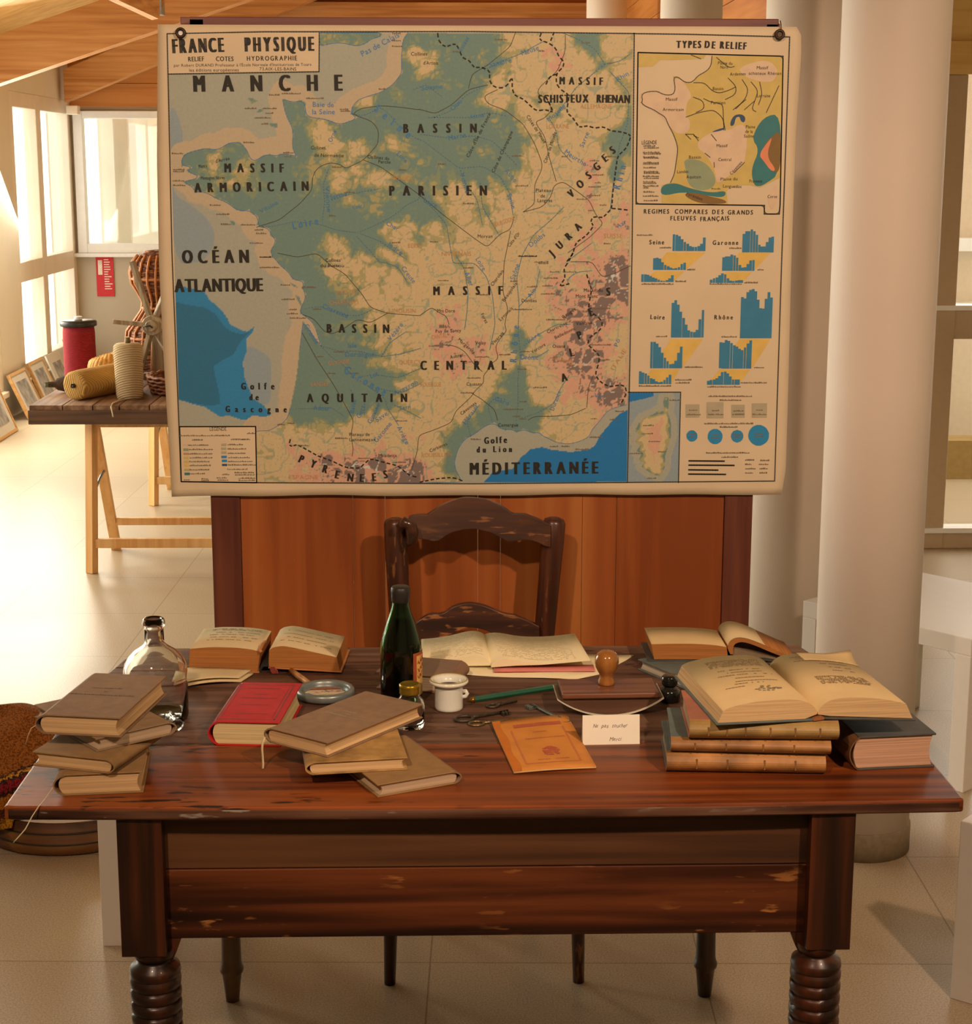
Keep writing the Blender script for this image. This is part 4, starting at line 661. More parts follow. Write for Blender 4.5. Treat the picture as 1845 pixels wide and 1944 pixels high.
CL = dict(low=seen(104, 114, 98), low2=seen(122, 120, 90), mid=seen(156, 132, 86), tan=seen(188, 148, 104), pink=seen(194, 134, 104), grey=seen(118, 90, 78), sea=seen(154, 137, 114), shelf=seen(176, 141, 108), gb=seen(134, 130, 124), mb=seen(48, 108, 138), db=seen(46, 92, 112), med=seen(34, 98, 138), riv=seen(150, 136, 104), snow=seen(190, 170, 150))
def relief(px, pz):
    an = np.array(MAP['anch'], float)
    hx, hz = px[::2, ::2], pz[::2, ::2]
    num = np.zeros(hx.shape); den = np.zeros(hx.shape)
    for x, z, e in an:
        wgt = 1 / ((hx - x) ** 2 + (hz - z) ** 2 + 60) ** 1.4; num += wgt * e; den += wgt
    e = num / den
    rd = segdist(hx, hz, MAP['rivers'])
    cd_ = segdist(hx, hz, [MAP['coast'][:112] + MAP['coast'][112:]])
    def up(a):
        b = np.repeat(np.repeat(a, 2, 0), 2, 1)[:px.shape[0], :px.shape[1]].copy()
        k = np.pad(b, 1, 'edge'); return (k[:-2, 1:-1] + k[2:, 1:-1] + k[1:-1, :-2] + k[1:-1, 2:] + 2 * b) / 6
    e, rd, cd_ = up(e), up(rd), up(cd_)
    # veins: ridged noise carves little valleys
    n1 = vnoise(px, pz, 34); n2 = vnoise(px, pz, 15); n3 = vnoise(px, pz, 7)
    wx_ = px + 14 * (n1 - .5) + 8 * (n2 - .5); wz_ = pz + 14 * (vnoise(px, pz, 30) - .5)
    vein = np.abs(vnoise(wx_, wz_, 26) - .5) * 2; vein2 = np.abs(vnoise(wx_, wz_, 13) - .5) * 2
    f = e + .16 * (n1 - .5) + .14 * (n2 - .5) + .10 * (n3 - .5)
    low = np.clip(1 - (e - .1) / .55, .25, 1)
    f -= low * .34 * np.exp(-(rd / (8 + 5 * n1)) ** 2) + low * .24 * np.clip(1 - vein * 6, 0, 1) + low * .18 * np.clip(1 - vein2 * 4.5, 0, 1) - .045
    return f, cd_, vein, vein2
GX, GZ = 436, 424
G = rowgrid(MAP['main'], GX, GZ); px, pz = G[..., 0], G[..., 1]
f, cdist, vein, vein2 = relief(px, pz)
col = np.zeros(px.shape + (3,))
land = inpoly(px, pz, MAP['coast']) | inpoly(px, pz, MAP['england'])
for i_ in MAP['isles']: land |= inpoly(px, pz, i_)
def put(mask, c): col[mask] = c
put(np.ones_like(land), CL['sea'])
nn = 18 * vnoise(px, pz, 40)
put(inpoly(px, pz, chaikin(MAP['atl'])), CL['gb']); put(inpoly(px, pz, chaikin(MAP['shelf'])), CL['gb'])
for k_, c_ in (('deep1', 'mb'), ('deep2', 'db'), ('med', 'med')): put(inpoly(px, pz, MAP[k_]), CL[c_])
put((cdist < 22 + nn) & (pz > 230), CL['shelf']); put((cdist < 18 + nn) & (pz <= 230) & ~inpoly(px, pz, MAP['med']) & (px < 560), CL['shelf'])
for lo, hi, c_ in ((-9, .26, 'low'), (.26, .34, 'low2'), (.34, .43, 'mid'), (.43, .70, 'tan'), (.70, .87, 'pink'), (.87, 9, 'grey')): put(land & (f >= lo) & (f < hi), CL[c_])
put(land & (f >= .87) & (vein < .16), CL['pink']); put(land & (f > .74) & (f < .87) & (vein2 < .1), CL['grey'])
put(land & (f > .9) & (vein2 < .06), CL['snow'])
put(land & (f >= .4) & (f < .8) & ((vein < .05) | (vein2 < .035)), CL['riv'])
# warm tint over the west-east rise, like the printed hypsometric wash
def vcmat(name, rough=.6):
    mt, N, L, P = newmat(name); a = N.new('ShaderNodeVertexColor'); a.layer_name = 'print'
    nz_ = N.new('ShaderNodeTexNoise'); nz_.inputs['Scale'].default_value = 160; hs = N.new('ShaderNodeHueSaturation'); mr = N.new('ShaderNodeMapRange'); mr.inputs['To Min'].default_value = .9; mr.inputs['To Max'].default_value = 1.1
    tc = N.new('ShaderNodeTexCoord'); L.new(tc.outputs['Object'], nz_.inputs['Vector']); L.new(nz_.outputs['Fac'], mr.inputs['Value']); L.new(mr.outputs['Result'], hs.inputs['Value'])
    L.new(a.outputs['Color'], hs.inputs['Color']); L.new(hs.outputs['Color'], P.inputs['Base Color']); P.inputs['Roughness'].default_value = rough; P.inputs['Specular IOR Level'].default_value = .3; return mt
print_m = vcmat('printed_relief')
def gridmesh(name, px, pz, col, off):
    nz_, nx_ = px.shape; X = px / 1000 - .70; Zz = pz / 1000 + .99; Y = wy(X, Zz) - off
    root = mp_t.matrix_basis.translation
    v = np.stack([X - root.x, Y - root.y, Zz - root.z], -1).reshape(-1, 3)
    idx = np.arange(nz_ * nx_).reshape(nz_, nx_); q_ = np.stack([idx[:-1, :-1], idx[:-1, 1:], idx[1:, 1:], idx[1:, :-1]], -1).reshape(-1, 4)
    me = bpy.data.meshes.new(name); me.vertices.add(len(v)); me.vertices.foreach_set('co', v.ravel().astype(np.float32))
    me.loops.add(q_.size); me.loops.foreach_set('vertex_index', q_.ravel().astype(np.int32)); me.polygons.add(len(q_))
    me.polygons.foreach_set('loop_start', np.arange(0, q_.size, 4, dtype=np.int32)); me.update(calc_edges=True)
    ca = me.color_attributes.new('print', 'FLOAT_COLOR', 'POINT'); c4 = np.concatenate([col.reshape(-1, 3), np.ones((len(v), 1))], 1); ca.data.foreach_set('color', c4.ravel().astype(np.float32))
    me.materials.append(print_m); o = bpy.data.objects.new(name, me); C.objects.link(o); o.parent = mp_t; return o
gridmesh('printed_relief', px, pz, col, .0004)
# Corsica inset
G = rowgrid(MAP['inset'], 70, 120); qx, qz = G[..., 0], G[..., 1]; col = np.zeros(qx.shape + (3,)); col[:] = CL['gb']
cor_in = inpoly(qx, qz, MAP['cor']); cdc = segdist(qx, qz, [MAP['cor'] + MAP['cor'][:1]])
col[(cdc < 14) & ~cor_in] = CL['sea']; col[inpoly(qx, qz, MAP['corbay'])] = CL['med']
fe = .2 + cdc / 26 + .5 * (vnoise(qx, qz, 9) - .5); 
for lo, hi, c_ in ((-9, .3, 'low'), (.3, .5, 'mid'), (.5, 1.0, 'tan'), (1.0, 9, 'pink')): col[cor_in & (fe >= lo) & (fe < hi)] = CL[c_]
gridmesh('corsica_inset', qx, qz, col, .0008)
# flat printed areas
def flat(name, polys, mats, off, parent=mp_t, soft=False):
    q = MB()
    for i, (poly, mi) in enumerate(polys):
        q.cur = mi; pts = [U(p) for p in (chaikin(poly) if soft and i > 1 else poly)]
        ar = sum(pts[k][0] * pts[(k + 1) % len(pts)][1] - pts[(k + 1) % len(pts)][0] * pts[k][1] for k in range(len(pts)))
        if ar < 0: pts = pts[::-1]
        q.add([(x, float(wy(x, z)) - off - i * .00001, z) for x, z in pts], [tuple(range(len(pts)))])
    o = q.build(name, mats, parent, world=True)
    bm = bmesh.new(); bm.from_mesh(o.data); bmesh.ops.triangulate(bm, faces=[f_ for f_ in bm.faces if len(f_.verts) > 4]); bm.to_mesh(o.data); bm.free(); return o
def ink(name, rgb, rough=.6): return mat(name, seen(*rgb), rough, var=.06, scale=40, spec=.3)
I = {k: ink('ink_' + k, c) for k, c in dict(black=(40, 32, 24), soft=(112, 86, 62), blue=(66, 104, 134), bar=(56, 104, 122), circle=(44, 112, 140), yellow=(206, 150, 72), ochre=(188, 144, 76), rose=(200, 152, 116), teal=(56, 98, 92), brown=(122, 82, 42), coral=(206, 112, 74), navy=(54, 66, 82), sand=(168, 140, 88), grey=(164, 134, 102), olive=(134, 126, 92), river=(100, 116, 116), line=(80, 66, 50), orange=(176, 116, 70)).items()}
flat('legend_panel', [(MAP['legend'], 0)], [paper], .0008); flat('title_panel', [(MAP['title'], 0)], [paper], .0008)
s = MAP['s']
flat('relief_types_map', [(s['land'], 0), (s['eng'], 0), (s['arm'], 1), (s['mc'], 1), (s['rhen'], 1), (s['pyr'], 2), (s['alp'], 2), (s['alpb'], 3), (s['pyrb'], 3), (s['alpp'], 4), (s['aqu'], 5), (s['navy1'], 6), (s['navy2'], 6), (s['cors'], 1)], [I['ochre'], I['rose'], I['teal'], I['brown'], I['coral'], I['olive'], I['navy']], .0005, soft=True)
for p in MAP['yel']: flat('chart_shadow_band', [(p, 0)], [I['yellow']], .0005)
for g_ in range(0, len(MAP['bars']), 12): flat('river_flow_chart', [([(a, b), (c, b), (c, d), (a, d)], 0) for a, b, c, d in MAP['bars'][g_:g_ + 12]], [I['bar']], .0009)
for p in MAP['sq']: flat('basin_square', [(p, 0)], [I['grey']], .0009)
for p in MAP['ci']: flat('flow_disc', [(p, 0)], [I['circle']], .0009)
SW = dict(w='rose', g='olive', p='orange', t='ochre', y='yellow', l='sand', b='teal', s='grey', m='blue', d='circle', e='navy'); ks = list(SW)
flat('legend_swatches', [(p, ks.index(c)) for c, p in MAP['sw']], [I[SW[k]] for k in ks], .001)
def strokes(name, lines, wdt, mt, off, dash=None, sharp=False):
    q = MB()
    for l in lines:
        pts = [Vector(U(p)) for p in l]; fine = []
        for a, b in zip(pts, pts[1:]):
            nn_ = max(1, int((b - a).length / .006))
            for k in range(nn_): fine.append(a.lerp(b, k / nn_))
        fine.append(pts[-1])
        if len(fine) > 6 and not sharp:
            for _ in range(2): fine = [fine[0]] + [(fine[i - 1] + fine[i] * 2 + fine[i + 1]) / 4 for i in range(1, len(fine) - 1)] + [fine[-1]]
        for i, (a, b) in enumerate(zip(fine, fine[1:])):
            if dash and i % 2: continue
            d = (b - a); 
            if d.length < 1e-6: continue
            n_ = Vector((-d.y, d.x)).normalized() * wdt / 2; e_ = d.normalized() * wdt * .3
            vs = [a - e_ - n_, b + e_ - n_, b + e_ + n_, a - e_ + n_]
            q.add([(v.x, float(wy(v.x, v.y)) - off, v.y) for v in vs], [(0, 1, 2, 3)])
    return q.build(name, mt, mp_t, world=True)
strokes('coastline', [MAP['coast'][:112], MAP['coast'][115:-1], MAP['england'] + MAP['england'][:1], MAP['cor'] + MAP['cor'][:1]], .0012, I['blue'], .0007)
strokes('printed_rivers', MAP['rivers'], .0017, I['river'], .0007)
strokes('printed_frontiers', MAP['fronts'], .0032, I['black'], .0008, dash=True)
strokes('basin_outlines', MAP['basins'], .0014, I['line'], .0008)
strokes('relief_types_lines', MAP['l5'] + [MAP['c5'], s['frame'] + s['frame'][:1]], .0018, I['line'], .001)
strokes('printed_frame', MAP['frame'] + [MAP['legend'] + MAP['legend'][:1], s['frame'] + s['frame'][:1]], .0026, I['line'], .001, sharp=True)
strokes('river_length_lines', MAP['ln'], .0034, I['black'], .001)
# lettering
GC = {}
def glyph(ch, shear=0.0):
    k = (ch, shear)
    if k not in GC:
        c_ = bpy.data.curves.new('g', 'FONT'); c_.body = ch; c_.size = 1; c_.shear = shear; c_.resolution_u = 3; o_ = bpy.data.objects.new('g', c_); C.objects.link(o_)
        me = o_.to_mesh(); GC[k] = ([tuple(v.co) for v in me.vertices], [tuple(p.vertices) for p in me.polygons]); o_.to_mesh_clear(); bpy.data.objects.remove(o_); bpy.data.curves.remove(c_)
    return GC[k]
CAPH = .73
def adv(ch):
    v, _ = glyph(ch)
    return (max(p[0] for p in v) + .07) if v else .30
def letters(q, st, P0, P1, h, mode, rot, place, bold=.0, cond=.62):
    "st between P0 and P1; 'f' = run of text fitted between the ends, else one letter per station"
    P0, P1 = Vector(P0), Vector(P1); sc = h / CAPH
    if mode == 'f':
        d = P1 - P0; tot = sum(adv(c_) for c_ in st) * sc; L_ = d.length; kx = min(1.5, max(.45, L_ / tot)) if tot else 1; ang = math.atan2(d.y, d.x); x = 0
        for c_ in st:
            vs, fs = glyph(c_)
            ca, sa = math.cos(ang), math.sin(ang); o_ = P0 + Vector((ca, sa)) * x
            place(q, [(o_.x + ca * a * sc * kx - sa * b * sc, o_.y + sa * a * sc * kx + ca * b * sc) for a, b, _ in vs], fs); x += adv(c_) * sc * kx
    else:
        n_ = len(st); d = P1 - P0
        wd = [(max(v[0] for v in glyph(c_)[0]) - min(v[0] for v in glyph(c_)[0])) * sc * cond for c_ in st]
        gap = (d.length - sum(wd) + (wd[0] + wd[-1]) / 2) / max(1, n_ - 1); shr = 1.0
        if n_ > 1 and gap < .0018: shr = max(.5, (d.length - .0018 * (n_ - 1)) / max(1e-6, sum(wd) - (wd[0] + wd[-1]) / 2)); wd = [x_ * shr for x_ in wd]; gap = .0018
        pos = [0.0]
        for i in range(1, n_): pos.append(pos[-1] + wd[i - 1] / 2 + gap + wd[i] / 2)
        base = math.radians(rot) if rot is not None else (math.atan2(d.y, d.x) if n_ > 1 else 0)
        step = d.length / max(1, n_ - 1)
        for i, c_ in enumerate(st):
            vs, fs = glyph(c_)
            if not vs: continue
            cx_ = (min(v[0] for v in vs) + max(v[0] for v in vs)) / 2; hw = (max(v[0] for v in vs) - min(v[0] for v in vs)) * sc
            kx = cond * shr
            o_ = P0 + (d.normalized() * pos[i] if n_ > 1 else d); ca, sa = math.cos(base), math.sin(base)
            for b_ in ((-bold, 0, bold) if bold else (0,)):
                place(q, [(o_.x + ca * ((a - cx_) * sc * kx + b_) - sa * (b - CAPH / 2) * sc, o_.y + sa * ((a - cx_) * sc * kx + b_) + ca * (b - CAPH / 2) * sc) for a, b, _ in vs], fs)
LQ = {'black': MB(), 'blue': MB(), 'soft': MB(), 'orange': MB()}
cnt = [0]
def place_map(q, pts, fs):
    cnt[0] = (cnt[0] + 1) % 5
    q.add([(x, float(wy(x, z)) - .0012 - cnt[0] * .00002, z) for x, z in pts], fs)
for st, x0, z0, x1, z1, h, k, rot in MAP['text']:
    a, b = U((x0, z0)), U((x1, z1)); h = h / 1000
    if rot == 'f':
        q_ = LQ[{'s': 'black', 'r': 'blue', 'o': 'orange'}[k]]; letters(q_, st, (a[0], a[1] - h / 2), (b[0], b[1] - h / 2), h * 1.25, 'f', None, place_map)
    else: letters(LQ[{'k': 'black', 's': 'black', 'R': 'blue'}[k]], st, a, b, h, 'k', rot, place_map, bold=h * (.075 if k == 'k' else .035), cond=.5 if st in ('FRANCE', 'PHYSIQUE') else .66 if k != 's' else .8)
random.seed(11)
q = LQ['soft']
for x, z, Lw in MAP['dash']:
    a = U((x, z)); xx = 0; Lw = Lw / 1000
    while xx < Lw:
        w_ = random.uniform(.0018, .0042); h_ = random.choice((.0020, .0026, .0034)); X0 = a[0] + xx
        q.add([(X0, float(wy(X0, a[1])) - .0011, a[1] - .0010), (X0 + w_, float(wy(X0, a[1])) - .0011, a[1] - .0010), (X0 + w_, float(wy(X0, a[1])) - .0011, a[1] - .0010 + h_), (X0, float(wy(X0, a[1])) - .0011, a[1] - .0010 + h_)], [(0, 1, 2, 3)]); xx += w_ + random.uniform(.0003, .0014)
LQ['black'].build('map_lettering', I['black'], mp_t, world=True); LQ['blue'].build('river_lettering', I['blue'], mp_t, world=True)
LQ['soft'].build('fine_print', I['soft'], mp_t, world=True); LQ['orange'].build('region_lettering', I['orange'], mp_t, world=True)
# eyelets with hooks
brass = mat('dark_brass', (.06, .04, .025), .45, metal=.7, var=.2)
for x, z in ((-.6335, 2.0165), (.672, 2.0175)):
    Mx = TR(x, MY - .0165, z) @ Matrix.Rotation(PI / 2, 4, 'X')
    e_ = MB().lathe([(.0055, -.004), (.0055, .001), (.0085, .003), (.0115, .001), (.0115, -.004)], 24, M=Mx, cap=False).build('eyelet', brass, mp_t, world=True)
    if x < 0: MB().lathe([(.0056, -.0035), (.0056, -.003)], 16, M=Mx).build('wall_seen_through', white_bar, e_, world=True)
    else: MB().lathe([(.0056, -.001), (.0056, 0)], 16, M=Mx).tube([(x + .002, MY - .018, z + .008), (x + .003, MY - .012, z + .022), (x + .003, MY - .002, z + .03)], .0012, 6).build('hook', brass, e_, world=True)

# ------------------------------------------------------------------ chair behind the desk
chair_w = wood('chair_wood', seen(40, 16, 8), seen(62, 26, 13), seen(84, 38, 20), axis=2, grain=50, rough=.32, bump=.08, wear=(seen(140, 76, 38), .60), coat=.15)
rail_w = wood('chair_rail_wood', seen(46, 22, 14), seen(66, 32, 18), seen(86, 42, 22), axis=0, grain=40, rough=.3, bump=.08, wear=(seen(150, 84, 42), .57), coat=.2)
ch = thing('chair', 'old dark brown ladder-back chair with scalloped rails standing behind the desk', 'chair', (0, 1.05, 0))
YC = 1.205
def chpx(st): # outlines measured from the front: x, z in mm
    return [(int(a) / 1000, int(b) / 1000) for a, b in (p.split(',') for p in st.split())]
CHAIR_RAILS = '-145,965 -131,968 -117,969 -104,968 -90,977 -76,986 -62,992 -49,997 -35,1001 -21,1004 -7,1004 7,1003 20,1001 34,999 48,993 62,987 76,978 89,969 103,969 117,969 131,964 144,960 158,954 172,949 173,898 159,900 145,907 131,911 118,912 104,911 90,908 76,907 62,915 48,922 34,928 20,931 7,935 -7,934 -21,934 -35,931 -49,927 -63,920 -77,910 -91,909 -104,913 -118,915 -132,916 -146,915|-175,715 -161,719 -147,724 -133,728 -119,737 -105,745 -91,748 -77,746 -63,751 -49,761 -35,766 -21,769 -7,770 7,768 21,765 35,760 49,754 63,748 77,745 91,744 105,739 119,734 133,728 147,721 147,671 133,675 119,682 105,689 91,691 77,691 63,690 49,697 35,706 21,711 7,714 -7,716 -21,713 -35,708 -49,699 -63,692 -77,694 -91,692 -105,689 -119,685 -133,683 -147,680 -161,678 -175,676'
top_o, low_o = [chpx(v) for v in CHAIR_RAILS.split('|')]
def slat(o_, name, yb, yt, zb, zt):
    n_ = len(o_) // 2; up_ = o_[:n_]; dn = o_[n_:][::-1]; q = MB()
    # resample both outlines to matching stations and give the slat a bow and thickness
    K = 48; xs_ = np.linspace(max(up_[0][0], dn[0][0]), min(up_[-1][0], dn[-1][0]), K); zu = np.interp(xs_, [p[0] for p in up_], [p[1] for p in up_]); zd = np.interp(xs_, [p[0] for p in dn], [p[1] for p in dn])
    vs = []; fs = []
    for x, a, b in zip(xs_, zd, zu):
        for z in (a, (a + b) / 2, b):
            y = yb + (yt - yb) * (z - zb) / (zt - zb) + .018 * (1 - (x / .16) ** 2)
            vs += [(x, y, z), (x, y + .018, z)]
    for i in range(K - 1):
        a = i * 6; b = a + 6
        fs += [(a, b, b + 2, a + 2), (a + 2, b + 2, b + 4, a + 4), (a + 1, a + 3, b + 3, b + 1), (a + 3, a + 5, b + 5, b + 3), (a + 4, b + 4, b + 5, a + 5), (a, a + 1, b + 1, b)]
    fs += [(0, 2, 3, 1), (2, 4, 5, 3)]; e = (K - 1) * 6; fs += [(e, e + 1, e + 3, e + 2), (e + 2, e + 3, e + 5, e + 4)]
    q.add(vs, fs); return q.build(name, rail_w, ch, world=True, bevel=.002)
slat(top_o, 'top_rail', YC, YC + .012, .93, 1.0); slat(low_o, 'lower_rail', YC - .035, YC - .025, .71, .77)
def post(xt, xb, lab):
    q = MB(); zs = [0, .2, .45, .60, .72, .82, .90, .945, .955, .960]; rs = [.016, .02, .022, .0235, .024, .025, .0265, .0265, .022, .009]
    pts = [(xb + (xt - xb) * max(0, (z - .45) / .51) - (.004 * math.sin(PI * min(1, z / .96))) * (1 if xt < 0 else -1), YC + .06 - .012 + (.0 if z < .45 else (z - .45) * .0) - .05 * math.sin(PI * min(1, z / 1.3)) + .02, z) for z in zs]
    return q.tube(pts, rs, 16, flat=.8).build('back_post', chair_w, ch, world=True)
post(-.176, -.150, 'l'); post(.183, .136, 'r')
# carved ear on the left post where the rail wraps round it
q = MB().tube([(-.166, YC - .03, .952), (-.152, YC - .036, .963), (-.140, YC - .034, .955), (-.136, YC - .03, .938), (-.138, YC - .028, .918), (-.146, YC - .026, .910)], [.007, .013, .014, .014, .012, .006], 12); q.build('carved_ear', rail_w, ch, world=True)
for x in (-.187, .222): MB().tube([(x, .897, 0), (x + .004 * (1 if x < 0 else -1) , .90, .2), (x + .006 * (1 if x < 0 else -1), .90, .445)], [.0125, .0165, .02], 14).build('front_leg', chair_w, ch, world=True)
q = MB(); random.seed(2)
gx = [[(-.2 + .42 * j / 12 - (.02 if j == 0 else 0), .885 + .31 * i / 10, .455 + .012 * math.sin(PI * j / 12) * math.sin(PI * i / 10) + random.uniform(-.001, .001)) for j in range(13)] for i in range(11)]
q.sheet(gx, .03).build('rush_seat', mat('rush', seen(150, 110, 60), .8, var=.3, scale=80, stretch=(1, 6, 1)), ch, world=True)
for z, y0_ in ((.15, .9), (.28, .9)):
    MB().tube([(-.187, y0_, z + .1), (.222, y0_, z + .1)], .011, 10).build('stretcher', chair_w, ch, world=True)
MB().tube([(-.187, .9, .3), (-.155, 1.22, .3)], .01, 10).build('stretcher', chair_w, ch, world=True); MB().tube([(.222, .9, .3), (.14, 1.22, .3)], .01, 10).build('stretcher', chair_w, ch, world=True)

# ------------------------------------------------------------------ the desk
T = .76
top_w = wood('desk_top_wood', seen(60, 20, 6), seen(106, 42, 13), seen(136, 60, 20), axis=0, grain=34, rough=.42, bump=.25, big=2.6, wear=(seen(44, 18, 10), .57), spec=.3)
edge_w = wood('desk_edge_wood', seen(26, 13, 9), seen(66, 34, 20), seen(104, 62, 42), axis=0, grain=40, rough=.6, bump=.3, big=7, wear=(seen(140, 112, 92), .6), spec=.2)
apron_w = wood('desk_apron_wood', seen(30, 11, 5), seen(62, 25, 10), seen(100, 44, 18), axis=0, grain=30, rough=.42, bump=.14, big=2.5, wear=(seen(150, 84, 38), .6), spec=.3)
apron_w2 = wood('desk_apron_upper_wood', seen(44, 22, 11), seen(68, 34, 16), seen(92, 50, 25), axis=0, grain=30, rough=.45, bump=.14, big=2.5)
top_w2 = wood('desk_top_sheen_wood', seen(74, 42, 28), seen(98, 60, 42), seen(120, 80, 58), axis=0, grain=34, rough=.55, bump=.2, big=2.2, wear=(seen(50, 28, 20), .57), spec=.2)  # greyer wood for the back planks: window sheen put into the colour
leg_w = wood('desk_leg_wood', seen(24, 11, 6), seen(42, 18, 8), seen(78, 32, 13), axis=2, grain=36, rough=.35, bump=.1, big=4, coat=.1)
dk = thing('desk', 'old dark wooden desk with deep front board, ringed legs and clipped back corners', 'desk', (0, .44, 0))
def edgex(y, side):
    L_ = [(0, -.752), (.332, -.749), (.5, -.742), (.664, -.732), (.80, -.712), (.885, -.686)]; R__ = [(0, .7495), (.30, .749), (.43, .742), (.50, .734), (.723, .704), (.80, .686), (.885, .668)]
    a = L_ if side < 0 else R__; return float(np.interp(y, [p[0] for p in a], [p[1] for p in a]))
seams = [-.03, .279, .598, .742, .884]
q = MB()
for a, b in zip(seams, seams[1:]):
    a_ = a + (.0016 if a > 0 else 0); b_ = b - .0016
    if a < 0:
        o_ = [(-.752, 0)] + [(x, -.012 * (1 - (x / .75) ** 2) - .004) for x in np.linspace(-.735, .735, 15)] + [(.7495, -.002)]
    else: o_ = [(edgex(a_, -1), a_), (edgex(a_, 1), a_)]
    ysn = [b_ - (b_ - max(a_, 0)) * k / 5 for k in range(5, -1, -1)]
    o_ += [(edgex(y, 1), y) for y in ysn[1:]] + [(edgex(y, -1), y) for y in ysn[1:][::-1]]
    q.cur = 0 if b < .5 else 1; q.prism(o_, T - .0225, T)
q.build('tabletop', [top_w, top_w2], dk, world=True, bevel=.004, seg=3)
q = MB(); o_ = [(x, -.0168 + .012 * (x / .75) ** 2) for x in np.linspace(-.745, .742, 17)]
q.prism(o_ + [(x, y + .008) for x, y in o_[::-1]], T - .0205, T - .0045).build('worn_front_edge', edge_w, dk, world=True, bevel=.002)
q = MB().box(-.512, .512, .028, .052, .641, T - .0226); q.cur = 1; q.box(-.512, .512, .0285, .052, .522, .6395)
q.build('front_apron', [apron_w2, apron_w], dk, world=True, bevel=.002)
MB().box(-.512, .512, .80, .822, .60, T - .0226).build('back_apron', apron_w, dk, world=True, bevel=.003)
for x in (-.545, .523): MB().box(x, x + .022, .07, .80, .53, T - .0226).build('side_apron', apron_w, dk, world=True, bevel=.003)
for sx in (-1, 1):
    lg = MB(); xt, xb = sx * .549, sx * .544
    for k in range(6):
        z0 = .505 + (T - .0226 - .505) * k / 6; z1 = .505 + (T - .0226 - .505) * (k + 1) / 6
    lg.box(xb - .036 if sx < 0 else xb - .034, xb + .034 if sx < 0 else xb + .036, .0, .072, .505, T - .0226)
    xl = sx * .5345
    prof = [(.034, .505), (.034, .498), (.031, .490), (.026, .486), (.028, .482), (.0395, .474), (.0410, .466), (.0395, .459)]
    z = .459
    for k in range(7): prof += [(.037, z), (.041, z - .005), (.0412, z - .011), (.0402, z - .017), (.0365, z - .0205)]; z -= .021
    prof += [(.03, z - .004), (.026, z - .02), (.032, z - .05), (.036, z - .1), (.030, z - .2), (.022, .05), (.030, .035), (.030, .01), (.024, 0)]
    lg.lathe(prof[::-1], 40, c=(xl, .036, 0)).build('front_leg', leg_w, dk, world=True, bevel=.003)
    MB().prism([(sx * .512, .522), (sx * .490, .522), (sx * .498, .500), (sx * .505, .485), (sx * .512, .480)], .03, .05, 'y').build('corner_bracket', leg_w, dk, world=True)
    xr = -.518 if sx < 0 else .486
    MB().lathe([(.014, 0), (.015, .01), (.0185, .045), (.0205, .062), (.0245, .067), (.0255, .075), (.0225, .082), (.021, .092), (.020, .15), (.022, .3), (.023, .55), (.023, T - .03)], 28, c=(xr, .83, 0)).build('rear_leg', wood('rear_leg_wood', seen(52, 30, 16), seen(74, 44, 24), seen(96, 60, 34), axis=2, grain=40, rough=.4) if sx < 0 else bpy.data.materials['rear_leg_wood'], dk, world=True)
# ------------------------------------------------------------------ books
def cloth(name, rgb, var=.12, k=1): return mat(name, seen(*rgb, k), .75, var=var, scale=45, bump=.12, spec=.3)
khaki = cloth('khaki_cloth', (126, 86, 58)); khaki2 = cloth('khaki_cloth_warm', (136, 92, 54)); khaki3 = cloth('khaki_cloth_worn', (130, 92, 62))
mottled = mat('mottled_board', seen(146, 98, 50), .7, var=.45, scale=28, bump=.1); red_c = mat('red_cloth', seen(166, 28, 26), .7, var=.1, scale=40, bump=.1, spec=.25)
tanleather = mat('tan_leather', seen(152, 92, 44), .5, var=.4, scale=22, bump=.15); tanleather2 = mat('tan_leather_dark', seen(142, 86, 42), .5, var=.45, scale=18, bump=.15)
olive_l = mat('olive_leather', seen(142, 98, 48), .5, var=.35, scale=20, bump=.15); blue_board = mat('blue_grey_board', seen(84, 80, 70), .7, var=.2, scale=30)
rust_board = mat('rust_board', seen(150, 82, 58), .7, var=.25, scale=14); darkcloth = mat('dark_cloth', seen(66, 56, 46), .6, var=.2, scale=30)
brown_spine = mat('brown_spine', seen(92, 52, 24), .5, var=.4, scale=20)
pg = pages('page_edges', seen(186, 134, 88)); pg_grey = pages('page_edges_grey', seen(166, 124, 92)); pg_pink = pages('page_edges_pinkish', seen(176, 120, 88)); pg_orange = pages('page_edges_orange', seen(150, 84, 38))
leafm = mat('old_leaf', seen(188, 142, 94), .85, var=.05, scale=12, spec=.2); leaf_white = mat('white_leaf', seen(218, 178, 132), .85, var=.04, scale=12, spec=.2); leaf_tan = mat('tan_leaf', seen(190, 148, 104), .85, var=.05, scale=12, spec=.2)
print_ink = mat('print_ink', seen(120, 84, 52), .8); dark_ink = mat('dark_ink', seen(64, 46, 34), .8); grey_ink = mat('grey_ink', seen(128, 104, 78), .8)
def rot_for(sp, w, d):
    return {'L': (0, w, d), 'R': (PI, w, d), 'F': (PI / 2, d, w), 'B': (-PI / 2, d, w)}[sp]
